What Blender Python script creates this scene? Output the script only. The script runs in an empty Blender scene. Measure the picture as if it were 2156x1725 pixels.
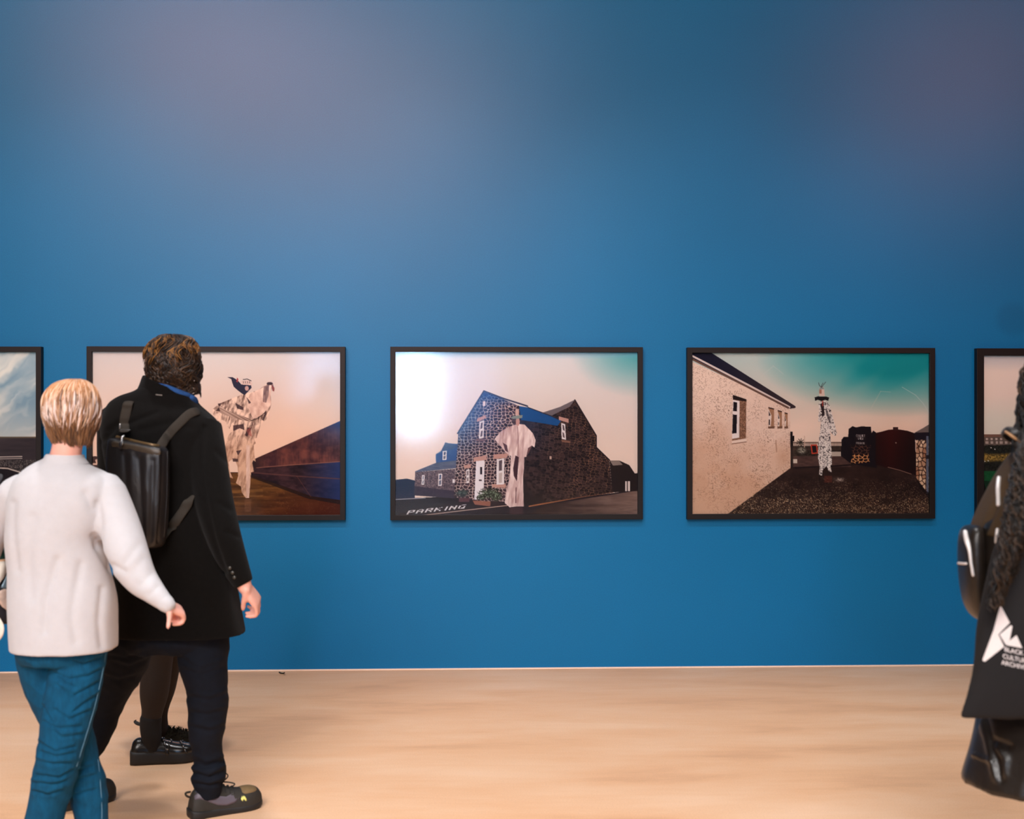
import bpy, bmesh, math, random
import numpy as np
from mathutils import Vector, Matrix, noise as mnoise

scene = bpy.context.scene
# ------------------------------------------------------------------ camera, exposure, world, lights
F = 2600.0                      # focal length in pixels of the 2156 x 1725 frame
W_PX, H_PX = 2156.0, 1725.0
YAW = math.radians(2.1)
CAM_H = 1.53
CAM_D = 7.28
CAM = Vector((0.0, -CAM_D / math.cos(YAW), CAM_H))
FWD = Vector((math.sin(YAW), math.cos(YAW), 0))
RGT = Vector((math.cos(YAW), -math.sin(YAW), 0))
UP = Vector((0, 0, 1))

cd = bpy.data.cameras.new('camera')
cam = bpy.data.objects.new('camera', cd)
scene.collection.objects.link(cam)
cam.location = CAM
cam.rotation_euler = (math.pi / 2, 0, -YAW)
cd.sensor_width = 36.0
cd.lens = 36.0 * F / W_PX
cd.clip_start = 0.05
cd.dof.use_dof = True
cd.dof.focus_distance = 7.25
cd.dof.aperture_fstop = 3.2
scene.camera = cam

scene.view_settings.view_transform = 'Standard'
scene.view_settings.look = 'None'
scene.view_settings.exposure = 0.0
scene.view_settings.gamma = 1.0
scene.view_settings.use_curve_mapping = False

world = bpy.data.worlds.new('world')
scene.world = world
world.use_nodes = True
world.node_tree.nodes['Background'].inputs[0].default_value = (0.02, 0.022, 0.03, 1)
world.node_tree.nodes['Background'].inputs[1].default_value = 0.3


def area_light(name, loc, target, size, size_y, power, color, spread=180):
    l = bpy.data.lights.new(name, 'AREA')
    l.shape = 'RECTANGLE'; l.size = size; l.size_y = size_y
    l.energy = power; l.color = color; l.spread = math.radians(spread)
    o = bpy.data.objects.new(name, l); scene.collection.objects.link(o)
    o.location = loc
    o.rotation_euler = (Vector(target) - Vector(loc)).to_track_quat('-Z', 'Y').to_euler()
    return o


def spot_light(name, loc, target, power, color, angle, blend=1.0, size=0.15):
    l = bpy.data.lights.new(name, 'SPOT')
    l.energy = power; l.color = color; l.spot_size = math.radians(angle); l.spot_blend = blend
    l.shadow_soft_size = size
    o = bpy.data.objects.new(name, l); scene.collection.objects.link(o)
    o.location = loc
    o.rotation_euler = (Vector(target) - Vector(loc)).to_track_quat('-Z', 'Y').to_euler()
    return o


# unseen soft panels placed for the glow in the satin wall paint, plus added fill, then the track spots on the pictures
area_light('soft_panel_light', (-2.6, -4.7, 5.0), (-1.7, 0, 4.0), 1.8, 0.8, 38, (1.0, 0.36, 0.24), 75)
area_light('soft_panel_light', (-1.1, -6.9, 5.0), (-0.7, 0, 3.7), 2.0, 0.9, 42, (1.0, 0.46, 0.36), 65)
area_light('soft_panel_light', (5.3, -6.2, 5.0), (3.0, 0, 3.9), 1.2, 0.8, 25, (1.0, 0.32, 0.22), 65)
area_light('soft_panel_light', (-1.0, -8.4, 5.2), (-0.7, -3.6, 0.5), 5.0, 1.4, 105, (1.0, 0.97, 0.95), 62)  # added fill on the people, spread kept narrow to spare the upper wall
area_light('soft_panel_light', (-2.6, -11.5, 5.1), (-1.6, -4.0, 0.6), 6.0, 2.6, 500, (1.0, 0.97, 0.95))
area_light('soft_panel_light', (-2.2, -12.5, 4.9), (-1.2, 0, 2.9), 6.5, 1.2, 22, (1.0, 0.60, 0.46), 50)  # aimed panel added only for the sheen on the wall
for tx, px_, pw in ((-2.5, -2.0, 245), (-0.55, -0.05, 235), (0.9, 1.7, 195), (2.9, 3.1, 125)):
    spot_light('track_spot_light', (tx, -3.4, 4.7), (px_, 0, 0.9), pw, (0.90, 0.97, 1.0), 60)
for tx, pw in ((-3.6, 280), (-1.3, 355), (0.9, 360), (3.0, 370)):
    spot_light('floor_fill_light', (tx, -2.9, 5.2), (tx, -2.9, 0), pw, (0.96, 0.97, 1.0), 66)  # added straight-down fill for the floor


# ------------------------------------------------------------------ small helpers
def at(px, py, depth):
    """Pixel of the 2156 x 1725 photograph at a distance along the view axis -> point in the room."""
    return CAM + FWD * depth + RGT * ((px - W_PX / 2) / F * depth) + UP * ((H_PX / 2 - py) / F * depth)


def on_wall(px, py, off=0.0):
    d = FWD + RGT * ((px - W_PX / 2) / F) + UP * ((H_PX / 2 - py) / F)
    t = (-off - CAM.y) / d.y
    return CAM + d * t


def lin(c):
    c = np.asarray(c, dtype=float) / 255.0
    return np.where(c <= 0.04045, c / 12.92, ((c + 0.055) / 1.055) ** 2.4)


def col(r, g, b):
    v = lin((r, g, b))
    return (float(v[0]), float(v[1]), float(v[2]), 1.0)


def mat(name, color, rough=0.6, metal=0.0, spec=0.5, var=0.0, scale=30.0, stretch=(1, 1, 1), bump=0.0, bump_scale=200.0,
        sheen=0.0, attr=None, coat=0.0):
    m = bpy.data.materials.new(name); m.use_nodes = True
    nt = m.node_tree; b = nt.nodes['Principled BSDF']
    b.inputs['Base Color'].default_value = color
    b.inputs['Roughness'].default_value = rough
    b.inputs['Metallic'].default_value = metal
    b.inputs['Specular IOR Level'].default_value = spec
    b.inputs['Sheen Weight'].default_value = sheen
    b.inputs['Coat Weight'].default_value = coat
    tc = nt.nodes.new('ShaderNodeTexCoord')
    mp = nt.nodes.new('ShaderNodeMapping'); mp.inputs['Scale'].default_value = stretch
    nt.links.new(tc.outputs['Object'], mp.inputs['Vector'])
    src = None
    if attr:
        a = nt.nodes.new('ShaderNodeAttribute'); a.attribute_name = attr
        src = a.outputs['Color']
        nt.links.new(src, b.inputs['Base Color'])
    if var > 0:
        n = nt.nodes.new('ShaderNodeTexNoise'); n.inputs['Scale'].default_value = scale
        n.inputs['Detail'].default_value = 5; n.inputs['Roughness'].default_value = 0.6
        nt.links.new(mp.outputs[0], n.inputs['Vector'])
        r = nt.nodes.new('ShaderNodeMapRange')
        r.inputs['From Min'].default_value = 0.25; r.inputs['From Max'].default_value = 0.75
        r.inputs['To Min'].default_value = 1 - var; r.inputs['To Max'].default_value = 1 + var
        nt.links.new(n.outputs['Fac'], r.inputs['Value'])
        mx = nt.nodes.new('ShaderNodeVectorMath'); mx.operation = 'SCALE'
        if src: nt.links.new(src, mx.inputs[0])
        else: mx.inputs[0].default_value = color[:3]
        nt.links.new(r.outputs[0], mx.inputs['Scale'])
        nt.links.new(mx.outputs[0], b.inputs['Base Color'])
    if bump > 0:
        n2 = nt.nodes.new('ShaderNodeTexNoise'); n2.inputs['Scale'].default_value = bump_scale
        n2.inputs['Detail'].default_value = 4
        nt.links.new(mp.outputs[0], n2.inputs['Vector'])
        bp = nt.nodes.new('ShaderNodeBump'); bp.inputs['Strength'].default_value = bump; bp.inputs['Distance'].default_value = 0.004
        nt.links.new(n2.outputs['Fac'], bp.inputs['Height'])
        nt.links.new(bp.outputs[0], b.inputs['Normal'])
    return m


class MB:
    """Collects vertices and faces, then links them as one mesh object."""
    def __init__(self):
        self.v, self.f, self.c = [], [], []

    def add(self, vf, color=None):
        v, f = vf
        o = len(self.v)
        self.v += [Vector(p) for p in v]
        self.f += [tuple(i + o for i in q) for q in f]
        self.c += [color] * len(v)
        return self

    def box(self, c, sx, sy, sz, ax=None):
        ax = ax or (Vector((1, 0, 0)), Vector((0, 1, 0)), Vector((0, 0, 1)))
        vs = [Vector(c) + ax[0] * (i * sx / 2) + ax[1] * (j * sy / 2) + ax[2] * (k * sz / 2)
              for i in (-1, 1) for j in (-1, 1) for k in (-1, 1)]
        fs = [(0, 1, 3, 2), (4, 6, 7, 5), (0, 4, 5, 1), (2, 3, 7, 6), (0, 2, 6, 4), (1, 5, 7, 3)]
        return self.add((vs, fs))

    def build(self, name, material, parent=None, base=None, smooth=True, remesh=0.0, relax=0, bevel=0.0, disp=None, colors=False,
              split=None):
        base = Vector(base) if base is not None else (Vector(parent['_base']) if parent is not None else Vector((0, 0, 0)))
        me = bpy.data.meshes.new(name)
        me.from_pydata([tuple(p - base) for p in self.v], [], self.f)
        bm = bmesh.new(); bm.from_mesh(me)
        if remesh == 0 and not colors:
            bmesh.ops.remove_doubles(bm, verts=bm.verts, dist=1e-6)
        bmesh.ops.recalc_face_normals(bm, faces=bm.faces)
        bm.to_mesh(me); bm.free()
        if colors:
            a = me.color_attributes.new('tint', 'FLOAT_COLOR', 'POINT')
            arr = np.ones((len(self.c), 4), dtype=np.float32)
            arr[:, :3] = np.array([c[:3] for c in self.c])
            a.data.foreach_set('color', arr.ravel())
        o = bpy.data.objects.new(name, me)
        scene.collection.objects.link(o)
        if remesh > 0 or bevel > 0:
            if remesh > 0:
                rm = o.modifiers.new('r', 'REMESH'); rm.mode = 'VOXEL'; rm.voxel_size = remesh
                if relax:
                    sm = o.modifiers.new('s', 'SMOOTH'); sm.factor = 0.5; sm.iterations = relax
            if bevel > 0:
                bv = o.modifiers.new('b', 'BEVEL'); bv.width = bevel; bv.segments = 2; bv.limit_method = 'ANGLE'
            dg = bpy.context.evaluated_depsgraph_get()
            new = bpy.data.meshes.new_from_object(o.evaluated_get(dg))
            o.modifiers.clear(); o.data = new; new.name = name; bpy.data.meshes.remove(me); me = new
        if disp:
            n = len(me.vertices)
            co = np.empty(n * 3); me.vertices.foreach_get('co', co); co = co.reshape(-1, 3)
            no = np.array([tuple(v.normal) for v in me.vertices])
            d = np.array([disp(Vector(p) + base, Vector(q)) for p, q in zip(co, no)])
            me.vertices.foreach_set('co', (co + no * d[:, None]).ravel()); me.update()
        me.materials.clear(); me.materials.append(material)
        me.polygons.foreach_set('use_smooth', [smooth] * len(me.polygons))
        if smooth and split:
            me.set_sharp_from_angle(angle=math.radians(split))
        if parent is not None:
            o.parent = parent; o['_base'] = tuple(base)
        else:
            o.location = base; o['_base'] = tuple(base)
        return o


def tag(o, label=None, cat=None, group=None, kind=None):
    if label: o['label'] = label
    if cat: o['category'] = cat
    if group: o['group'] = group
    if kind: o['kind'] = kind
    return o


def empty(name, base):
    o = bpy.data.objects.new(name, None); scene.collection.objects.link(o)
    o.location = base; o['_base'] = tuple(base); o.empty_display_size = 0.1
    return o


def crom(p0, p1, p2, p3, t):
    return 0.5 * ((2 * p1) + (p2 - p0) * t + (2 * p0 - 5 * p1 + 4 * p2 - p3) * t * t + (3 * p1 - p0 - 3 * p2 + p3) * t ** 3)


def spline(pts, sub):
    out = []
    n = len(pts)
    for i in range(n - 1):
        p0, p1, p2, p3 = pts[max(i - 1, 0)], pts[i], pts[i + 1], pts[min(i + 2, n - 1)]
        for k in range(sub):
            out.append(crom(p0, p1, p2, p3, k / sub))
    out.append(pts[-1])
    return out


def loft(rings, n=40, sub=5, cap=True):
    """rings: (centre, half-axis a, half-axis b, exponent)."""
    C = spline([Vector(r[0]) for r in rings], sub); A = spline([Vector(r[1]) for r in rings], sub)
    B = spline([Vector(r[2]) for r in rings], sub)
    E = spline([float(r[3]) if len(r) > 3 else 2.0 for r in rings], sub)
    vs, fs = [], []
    for c, a, b, e in zip(C, A, B, E):
        for k in range(n):
            t = 2 * math.pi * k / n
            ct, st = math.cos(t), math.sin(t)
            vs.append(c + a * (math.copysign(abs(ct) ** (2 / e), ct)) + b * (math.copysign(abs(st) ** (2 / e), st)))
    m = len(C)
    for i in range(m - 1):
        for k in range(n):
            fs.append((i * n + k, i * n + (k + 1) % n, (i + 1) * n + (k + 1) % n, (i + 1) * n + k))
    if cap:
        vs.append(C[0]); vs.append(C[-1])
        for k in range(n):
            fs.append((len(vs) - 2, (k + 1) % n, k))
            fs.append((len(vs) - 1, (m - 1) * n + k, (m - 1) * n + (k + 1) % n))
    return vs, fs


def tube(path, radii, n=12, sub=4, flat=1.0, hint=None, round_ends=True):
    """Tapered tube along a path; flat scales the second axis, hint steers the first one."""
    P = spline([Vector(p) for p in path], sub)
    R = spline([float(r) for r in radii], sub) if not isinstance(radii, (int, float)) else [float(radii)] * len(P)
    if round_ends:
        t0 = (P[0] - P[1]).normalized(); t1 = (P[-1] - P[-2]).normalized()
        P = [P[0] + t0 * R[0] * 0.9, P[0] + t0 * R[0] * 0.6] + P + [P[-1] + t1 * R[-1] * 0.6, P[-1] + t1 * R[-1] * 0.9]
        R = [R[0] * 0.42, R[0] * 0.8] + R + [R[-1] * 0.8, R[-1] * 0.42]
    up = Vector(hint) if hint is not None else Vector((0.123, 0.345, 0.93))
    vs, fs = [], []
    m = len(P)
    for i in range(m):
        t = (P[min(i + 1, m - 1)] - P[max(i - 1, 0)]).normalized()
        a = (up - t * up.dot(t))
        if a.length < 1e-5: a = t.orthogonal()
        a.normalize(); b = t.cross(a)
        if hint is None: up = a
        for k in range(n):
            th = 2 * math.pi * k / n
            vs.append(P[i] + a * (math.cos(th) * R[i]) + b * (math.sin(th) * R[i] * flat))
    for i in range(m - 1):
        for k in range(n):
            fs.append((i * n + k, i * n + (k + 1) % n, (i + 1) * n + (k + 1) % n, (i + 1) * n + k))
    vs.append(P[0]); vs.append(P[-1])
    for k in range(n):
        fs.append((len(vs) - 2, (k + 1) % n, k))
        fs.append((len(vs) - 1, (m - 1) * n + k, (m - 1) * n + (k + 1) % n))
    return vs, fs


def ball(c, ax, ay, az, n=20, m=14):
    vs, fs = [Vector(c) + Vector(az)], []
    for i in range(1, m):
        ph = math.pi * i / m
        for k in range(n):
            th = 2 * math.pi * k / n
            vs.append(Vector(c) + Vector(ax) * (math.sin(ph) * math.cos(th)) + Vector(ay) * (math.sin(ph) * math.sin(th)) + Vector(az) * math.cos(ph))
    vs.append(Vector(c) - Vector(az))
    for k in range(n):
        fs.append((0, 1 + k, 1 + (k + 1) % n))
        fs.append((len(vs) - 1, 1 + (m - 2) * n + (k + 1) % n, 1 + (m - 2) * n + k))
    for i in range(m - 2):
        for k in range(n):
            a = 1 + i * n
            fs.append((a + k, a + n + k, a + n + (k + 1) % n, a + (k + 1) % n))
    return vs, fs


def slab(poly, nrm, th):
    """Closed plate: polygon (list of points) thickened along nrm."""
    n = len(poly)
    vs = [Vector(p) for p in poly] + [Vector(p) + Vector(nrm) * th for p in poly]
    fs = [tuple(range(n - 1, -1, -1)), tuple(range(n, 2 * n))]
    for k in range(n):
        fs.append((k, (k + 1) % n, n + (k + 1) % n, n + k))
    return vs, fs


# ------------------------------------------------------------------ the room
def wall_material():
    m = mat('blue_wall_paint', col(2, 104, 172), rough=0.40, spec=0.22)
    nt = m.node_tree; b = nt.nodes['Principled BSDF']
    tc = nt.nodes.new('ShaderNodeTexCoord')
    n = nt.nodes.new('ShaderNodeTexNoise'); n.inputs['Scale'].default_value = 190; n.inputs['Detail'].default_value = 3
    n.inputs['Roughness'].default_value = 0.7
    nt.links.new(tc.outputs['Object'], n.inputs['Vector'])
    n3 = nt.nodes.new('ShaderNodeTexNoise'); n3.inputs['Scale'].default_value = 0.9; n3.inputs['Detail'].default_value = 4
    nt.links.new(tc.outputs['Object'], n3.inputs['Vector'])
    r = nt.nodes.new('ShaderNodeMapRange'); r.inputs['From Min'].default_value = .3; r.inputs['From Max'].default_value = .7
    r.inputs['To Min'].default_value = .86; r.inputs['To Max'].default_value = 1.14
    nt.links.new(n.outputs['Fac'], r.inputs['Value'])
    r3 = nt.nodes.new('ShaderNodeMapRange'); r3.inputs['From Min'].default_value = .3; r3.inputs['From Max'].default_value = .7
    r3.inputs['To Min'].default_value = .96; r3.inputs['To Max'].default_value = 1.04
    nt.links.new(n3.outputs['Fac'], r3.inputs['Value'])
    mu = nt.nodes.new('ShaderNodeMath'); mu.operation = 'MULTIPLY'
    nt.links.new(r.outputs[0], mu.inputs[0]); nt.links.new(r3.outputs[0], mu.inputs[1])
    # a soft round spot, slightly darker than the paint around it
    pc = on_wall(2132, 672)
    ds = nt.nodes.new('ShaderNodeVectorMath'); ds.operation = 'DISTANCE'; ds.inputs[1].default_value = pc
    nt.links.new(tc.outputs['Object'], ds.inputs[0])
    rp = nt.nodes.new('ShaderNodeMapRange'); rp.inputs['From Min'].default_value = .06; rp.inputs['From Max'].default_value = .13
    rp.inputs['To Min'].default_value = .86; rp.inputs['To Max'].default_value = 1.0; rp.interpolation_type = 'SMOOTHSTEP'
    nt.links.new(ds.outputs['Value'], rp.inputs['Value'])
    mu2 = nt.nodes.new('ShaderNodeMath'); mu2.operation = 'MULTIPLY'
    nt.links.new(mu.outputs[0], mu2.inputs[0]); nt.links.new(rp.outputs[0], mu2.inputs[1])
    sc = nt.nodes.new('ShaderNodeVectorMath'); sc.operation = 'SCALE'; sc.inputs[0].default_value = (0.002, 0.134, 0.318)
    nt.links.new(mu2.outputs[0], sc.inputs['Scale']); nt.links.new(sc.outputs[0], b.inputs['Base Color'])
    bp = nt.nodes.new('ShaderNodeBump'); bp.inputs['Strength'].default_value = .12; bp.inputs['Distance'].default_value = .002
    nt.links.new(n.outputs['Fac'], bp.inputs['Height']); nt.links.new(bp.outputs[0], b.inputs['Normal'])
    return m


def floor_material():
    m = mat('polished_concrete', col(214, 176, 146), rough=0.5, spec=0.25)
    nt = m.node_tree; b = nt.nodes['Principled BSDF']
    tc = nt.nodes.new('ShaderNodeTexCoord')
    def noise(scale, sx, sy, det, rough, dist=0.0):
        mp = nt.nodes.new('ShaderNodeMapping'); mp.inputs['Scale'].default_value = (sx, sy, 1)
        nt.links.new(tc.outputs['Object'], mp.inputs['Vector'])
        n = nt.nodes.new('ShaderNodeTexNoise'); n.inputs['Scale'].default_value = scale
        n.inputs['Detail'].default_value = det; n.inputs['Roughness'].default_value = rough; n.inputs['Distortion'].default_value = dist
        nt.links.new(mp.outputs[0], n.inputs['Vector'])
        return n.outputs['Fac']
    a = noise(1.1, .55, 1.5, 6, .62, .5)
    s = noise(3.4, .30, 1.3, 5, .62, .3)
    g = noise(150, 1, 1, 2, .5)
    ramp = nt.nodes.new('ShaderNodeValToRGB')
    e = ramp.color_ramp.elements
    e[0].position = .30; e[0].color = col(204, 152, 114)
    e[1].position = .72; e[1].color = col(242, 200, 168)
    x = e.new(.46); x.color = col(230, 178, 136)
    x = e.new(.58); x.color = col(236, 190, 152)
    ad = nt.nodes.new('ShaderNodeMath'); ad.operation = 'MULTIPLY_ADD'; ad.inputs[1].default_value = .55
    ml = nt.nodes.new('ShaderNodeMath'); ml.operation = 'MULTIPLY'; ml.inputs[1].default_value = .45
    nt.links.new(s, ml.inputs[0]); nt.links.new(a, ad.inputs[0]); nt.links.new(ml.outputs[0], ad.inputs[2])
    nt.links.new(ad.outputs[0], ramp.inputs['Fac'])
    r = nt.nodes.new('ShaderNodeMapRange'); r.inputs['From Min'].default_value = .3; r.inputs['From Max'].default_value = .7
    r.inputs['To Min'].default_value = .95; r.inputs['To Max'].default_value = 1.05
    nt.links.new(g, r.inputs['Value'])
    sc = nt.nodes.new('ShaderNodeVectorMath'); sc.operation = 'SCALE'
    nt.links.new(ramp.outputs['Color'], sc.inputs[0]); nt.links.new(r.outputs[0], sc.inputs['Scale'])
    nt.links.new(sc.outputs[0], b.inputs['Base Color'])
    return m


X0, X1, Y1, ZC = -7.0, 7.0, -15.0, 5.4
dark_paint = mat('charcoal_wall_paint', col(70, 68, 70), rough=.8, var=.05, scale=2)
ceil_paint = mat('grey_ceiling_paint', col(96, 92, 90), rough=.85, var=.05, scale=2)
T = 0.12
tag(MB().box(((X0 + X1) / 2, T / 2, ZC / 2), X1 - X0, T, ZC).build('wall_back', wall_material(), smooth=False), kind='structure')
tag(MB().box(((X0 + X1) / 2, Y1 / 2 + T / 2, -T / 2), X1 - X0, -Y1 + T, T).build('floor', floor_material(), smooth=False), kind='structure')
tag(MB().box(((X0 + X1) / 2, Y1 / 2, ZC + T / 2), X1 - X0, -Y1, T).build('ceiling', ceil_paint, smooth=False), kind='structure')
tag(MB().box((X0 - T / 2, Y1 / 2, ZC / 2), T, -Y1, ZC).build('wall_left', dark_paint, smooth=False), kind='structure')
tag(MB().box((X1 + T / 2, Y1 / 2, ZC / 2), T, -Y1, ZC).build('wall_right', dark_paint, smooth=False), kind='structure')
tag(MB().box(((X0 + X1) / 2, Y1 - T / 2, ZC / 2), X1 - X0, T, ZC).build('wall_front', dark_paint, smooth=False), kind='structure')
tag(MB().box(((X0 + X1) / 2, -0.007, 0.003), X1 - X0, 0.014, 0.006).build('trim_1', mat('pale_floor_edge', col(240, 214, 196), rough=.5, var=.04, scale=8), smooth=False), kind='structure')


def lit_pane(color, strength):
    m = bpy.data.materials.new('glare_pane'); m.use_nodes = True
    nt = m.node_tree
    for n in list(nt.nodes): nt.nodes.remove(n)
    out = nt.nodes.new('ShaderNodeOutputMaterial'); em = nt.nodes.new('ShaderNodeEmission')
    em.inputs[0].default_value = color + (1,); em.inputs[1].default_value = strength
    nt.links.new(em.outputs[0], out.inputs['Surface'])
    return m


# unseen glowing panes added on the far wall for the glare in the glazing
wf_ = MB()
for x in (-3.0, -2.27, -1.25, -0.58, 0.6): wf_.box((x, Y1 + .04, 1.9), .06, .08, 1.66)
for z in (1.07, 2.73): wf_.box((-1.2, Y1 + .04, z), 3.66, .08, .07)
glare_frame = tag(wf_.build('glare_panel', dark_paint, smooth=False), kind='structure')
for xa, xb, c, s in ((-2.97, -2.30, (.35, .6, 1.0), 9.0), (-2.24, -1.28, (.3, .55, 1.0), 3.0), (-1.22, -.61, (.45, .74, 1.0), 46.0), (-.55, .57, (.12, .38, 1.0), 4.0)):
    MB().box(((xa + xb) / 2, Y1 + .02, 1.9), xb - xa, .02, 1.6).build('pane', lit_pane(c, s), glare_frame, smooth=False)
# ------------------------------------------------------------------ prints, painted cell by cell into the print's own mesh colours
def hash2(i, j, s):
    h = (i.astype(np.int64) * 374761393 + j.astype(np.int64) * 668265263 + s * 1442695041) & 0x7fffffff
    h = ((h ^ (h >> 13)) * 1274126177) & 0x7fffffff
    return ((h ^ (h >> 16)) & 0xffff) / 65535.0


def vnoise(x, y, s=0):
    i, j = np.floor(x), np.floor(y)
    fx, fy = x - i, y - j
    fx = fx * fx * (3 - 2 * fx); fy = fy * fy * (3 - 2 * fy)
    a, b = hash2(i, j, s), hash2(i + 1, j, s)
    c, d = hash2(i, j + 1, s), hash2(i + 1, j + 1, s)
    return (a * (1 - fx) + b * fx) * (1 - fy) + (c * (1 - fx) + d * fx) * fy


def fbm(x, y, s=0, o=4):
    v, a, t = 0, .5, 0
    for k in range(o):
        v = v + a * vnoise(x * 2 ** k, y * 2 ** k, s + k); t += a; a *= .55
    return v / t


def stones(x, y, s=0):
    """Distance to the joint between rubble stones, and a random value per stone."""
    i, j = np.floor(x), np.floor(y)
    d1 = np.full(x.shape, 9.0); d2 = np.full(x.shape, 9.0); idv = np.zeros(x.shape)
    for di in (-1, 0, 1):
        for dj in (-1, 0, 1):
            cx = i + di + .15 + .7 * hash2(i + di, j + dj, s); cy = j + dj + .15 + .7 * hash2(i + di, j + dj, s + 9)
            d = np.hypot(x - cx, y - cy)
            h = hash2(i + di, j + dj, s + 17)
            near = d < d1
            d2 = np.where(near, d1, np.minimum(d2, d)); idv = np.where(near, h, idv); d1 = np.where(near, d, d1)
    return d2 - d1, idv


FONT = {'P': 'F99F888', 'A': '699F999', 'R': 'F99FA99', 'K': '9ACCA99', 'I': '4444444', 'N': '9DDBB99', 'G': '78899B7', 'C': '7888887',
        'O': '6999996', 'Q': '69999B7', 'U': '9999996', 'E': 'F88E88F', 'T': 'F444444', 'V': '9999966', 'W': '9999BFD', ' ': '0000000'}


class Canvas:
    def __init__(self, x0, y0, x1, y1):
        self.n, self.m = int(round(x1 - x0)), int(round(y1 - y0))
        self.ss = 2
        ax = x0 + (np.arange(self.n * 2) + .5) / 2; ay = y0 + (np.arange(self.m * 2) + .5) / 2
        self.X0, self.Y0 = np.meshgrid(ax, ay)
        self.img = np.zeros(self.X0.shape + (3,))
        self.frame(0, 0, 1)

    def frame(self, ox, oy, s):
        """Coordinates used from here on: s units per photo pixel, origin (ox, oy)."""
        self.X = (self.X0 - ox) * s; self.Y = (self.Y0 - oy) * s; self.s = s

    def _put(self, mask, c, alpha=1.0):
        a = (mask * alpha)[..., None]
        c = np.asarray(c, dtype=float)
        self.img = self.img * (1 - a) + c * a

    def inside(self, pts):
        X, Y = self.X, self.Y
        r = np.zeros(X.shape, bool)
        n = len(pts)
        for k in range(n):
            (x1, y1), (x2, y2) = pts[k], pts[(k + 1) % n]
            if y1 == y2: continue
            c = ((y1 > Y) != (y2 > Y)) & (X < (x2 - x1) * (Y - y1) / (y2 - y1) + x1)
            r ^= c
        return r

    def poly(self, pts, c, alpha=1.0):
        self._put(self.inside(pts).astype(float), c, alpha)

    def rect(self, x0, y0, x1, y1, c, alpha=1.0):
        self._put(((self.X >= x0) & (self.X <= x1) & (self.Y >= y0) & (self.Y <= y1)).astype(float), c, alpha)

    def disc(self, x, y, rx, ry, c, alpha=1.0, soft=0.0):
        d = np.hypot((self.X - x) / rx, (self.Y - y) / ry)
        m = (d < 1).astype(float) if soft == 0 else np.clip((1 + soft - d) / (2 * soft), 0, 1)
        self._put(m, c, alpha)

    def line(self, pts, w, c, alpha=1.0):
        for (x1, y1), (x2, y2) in zip(pts[:-1], pts[1:]):
            dx, dy = x2 - x1, y2 - y1
            t = np.clip(((self.X - x1) * dx + (self.Y - y1) * dy) / (dx * dx + dy * dy), 0, 1)
            d = np.hypot(self.X - x1 - t * dx, self.Y - y1 - t * dy)
            self._put(np.clip((w / 2 - d) / (.4 * self.s) + .5, 0, 1), c, alpha)

    def text(self, s, x, y, ux, uy, vx, vy, c, alpha=1.0):
        """(x, y) is the top left; u runs along one cell of the line, v down one cell."""
        for ch in s:
            for j, h in enumerate(FONT[ch]):
                for i in range(4):
                    if int(h, 16) >> (3 - i) & 1:
                        px, py = x + ux * i + vx * j, y + uy * i + vy * j
                        self.poly([(px, py), (px + ux, py + uy), (px + ux + vx, py + uy + vy), (px + vx, py + vy)], c, alpha)
            k_ = 3.4 if ch == 'I' else 5.3
            x += ux * k_; y += uy * k_

    def mix(self, c1, c2, t):
        t = np.clip(t, 0, 1)[..., None]
        return np.asarray(c1, float) * (1 - t) + np.asarray(c2, float) * t

    def done(self):
        a = self.img
        a = (a[0::2, 0::2] + a[1::2, 0::2] + a[0::2, 1::2] + a[1::2, 1::2]) / 4
        return np.clip(a, 0, 255)


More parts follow.
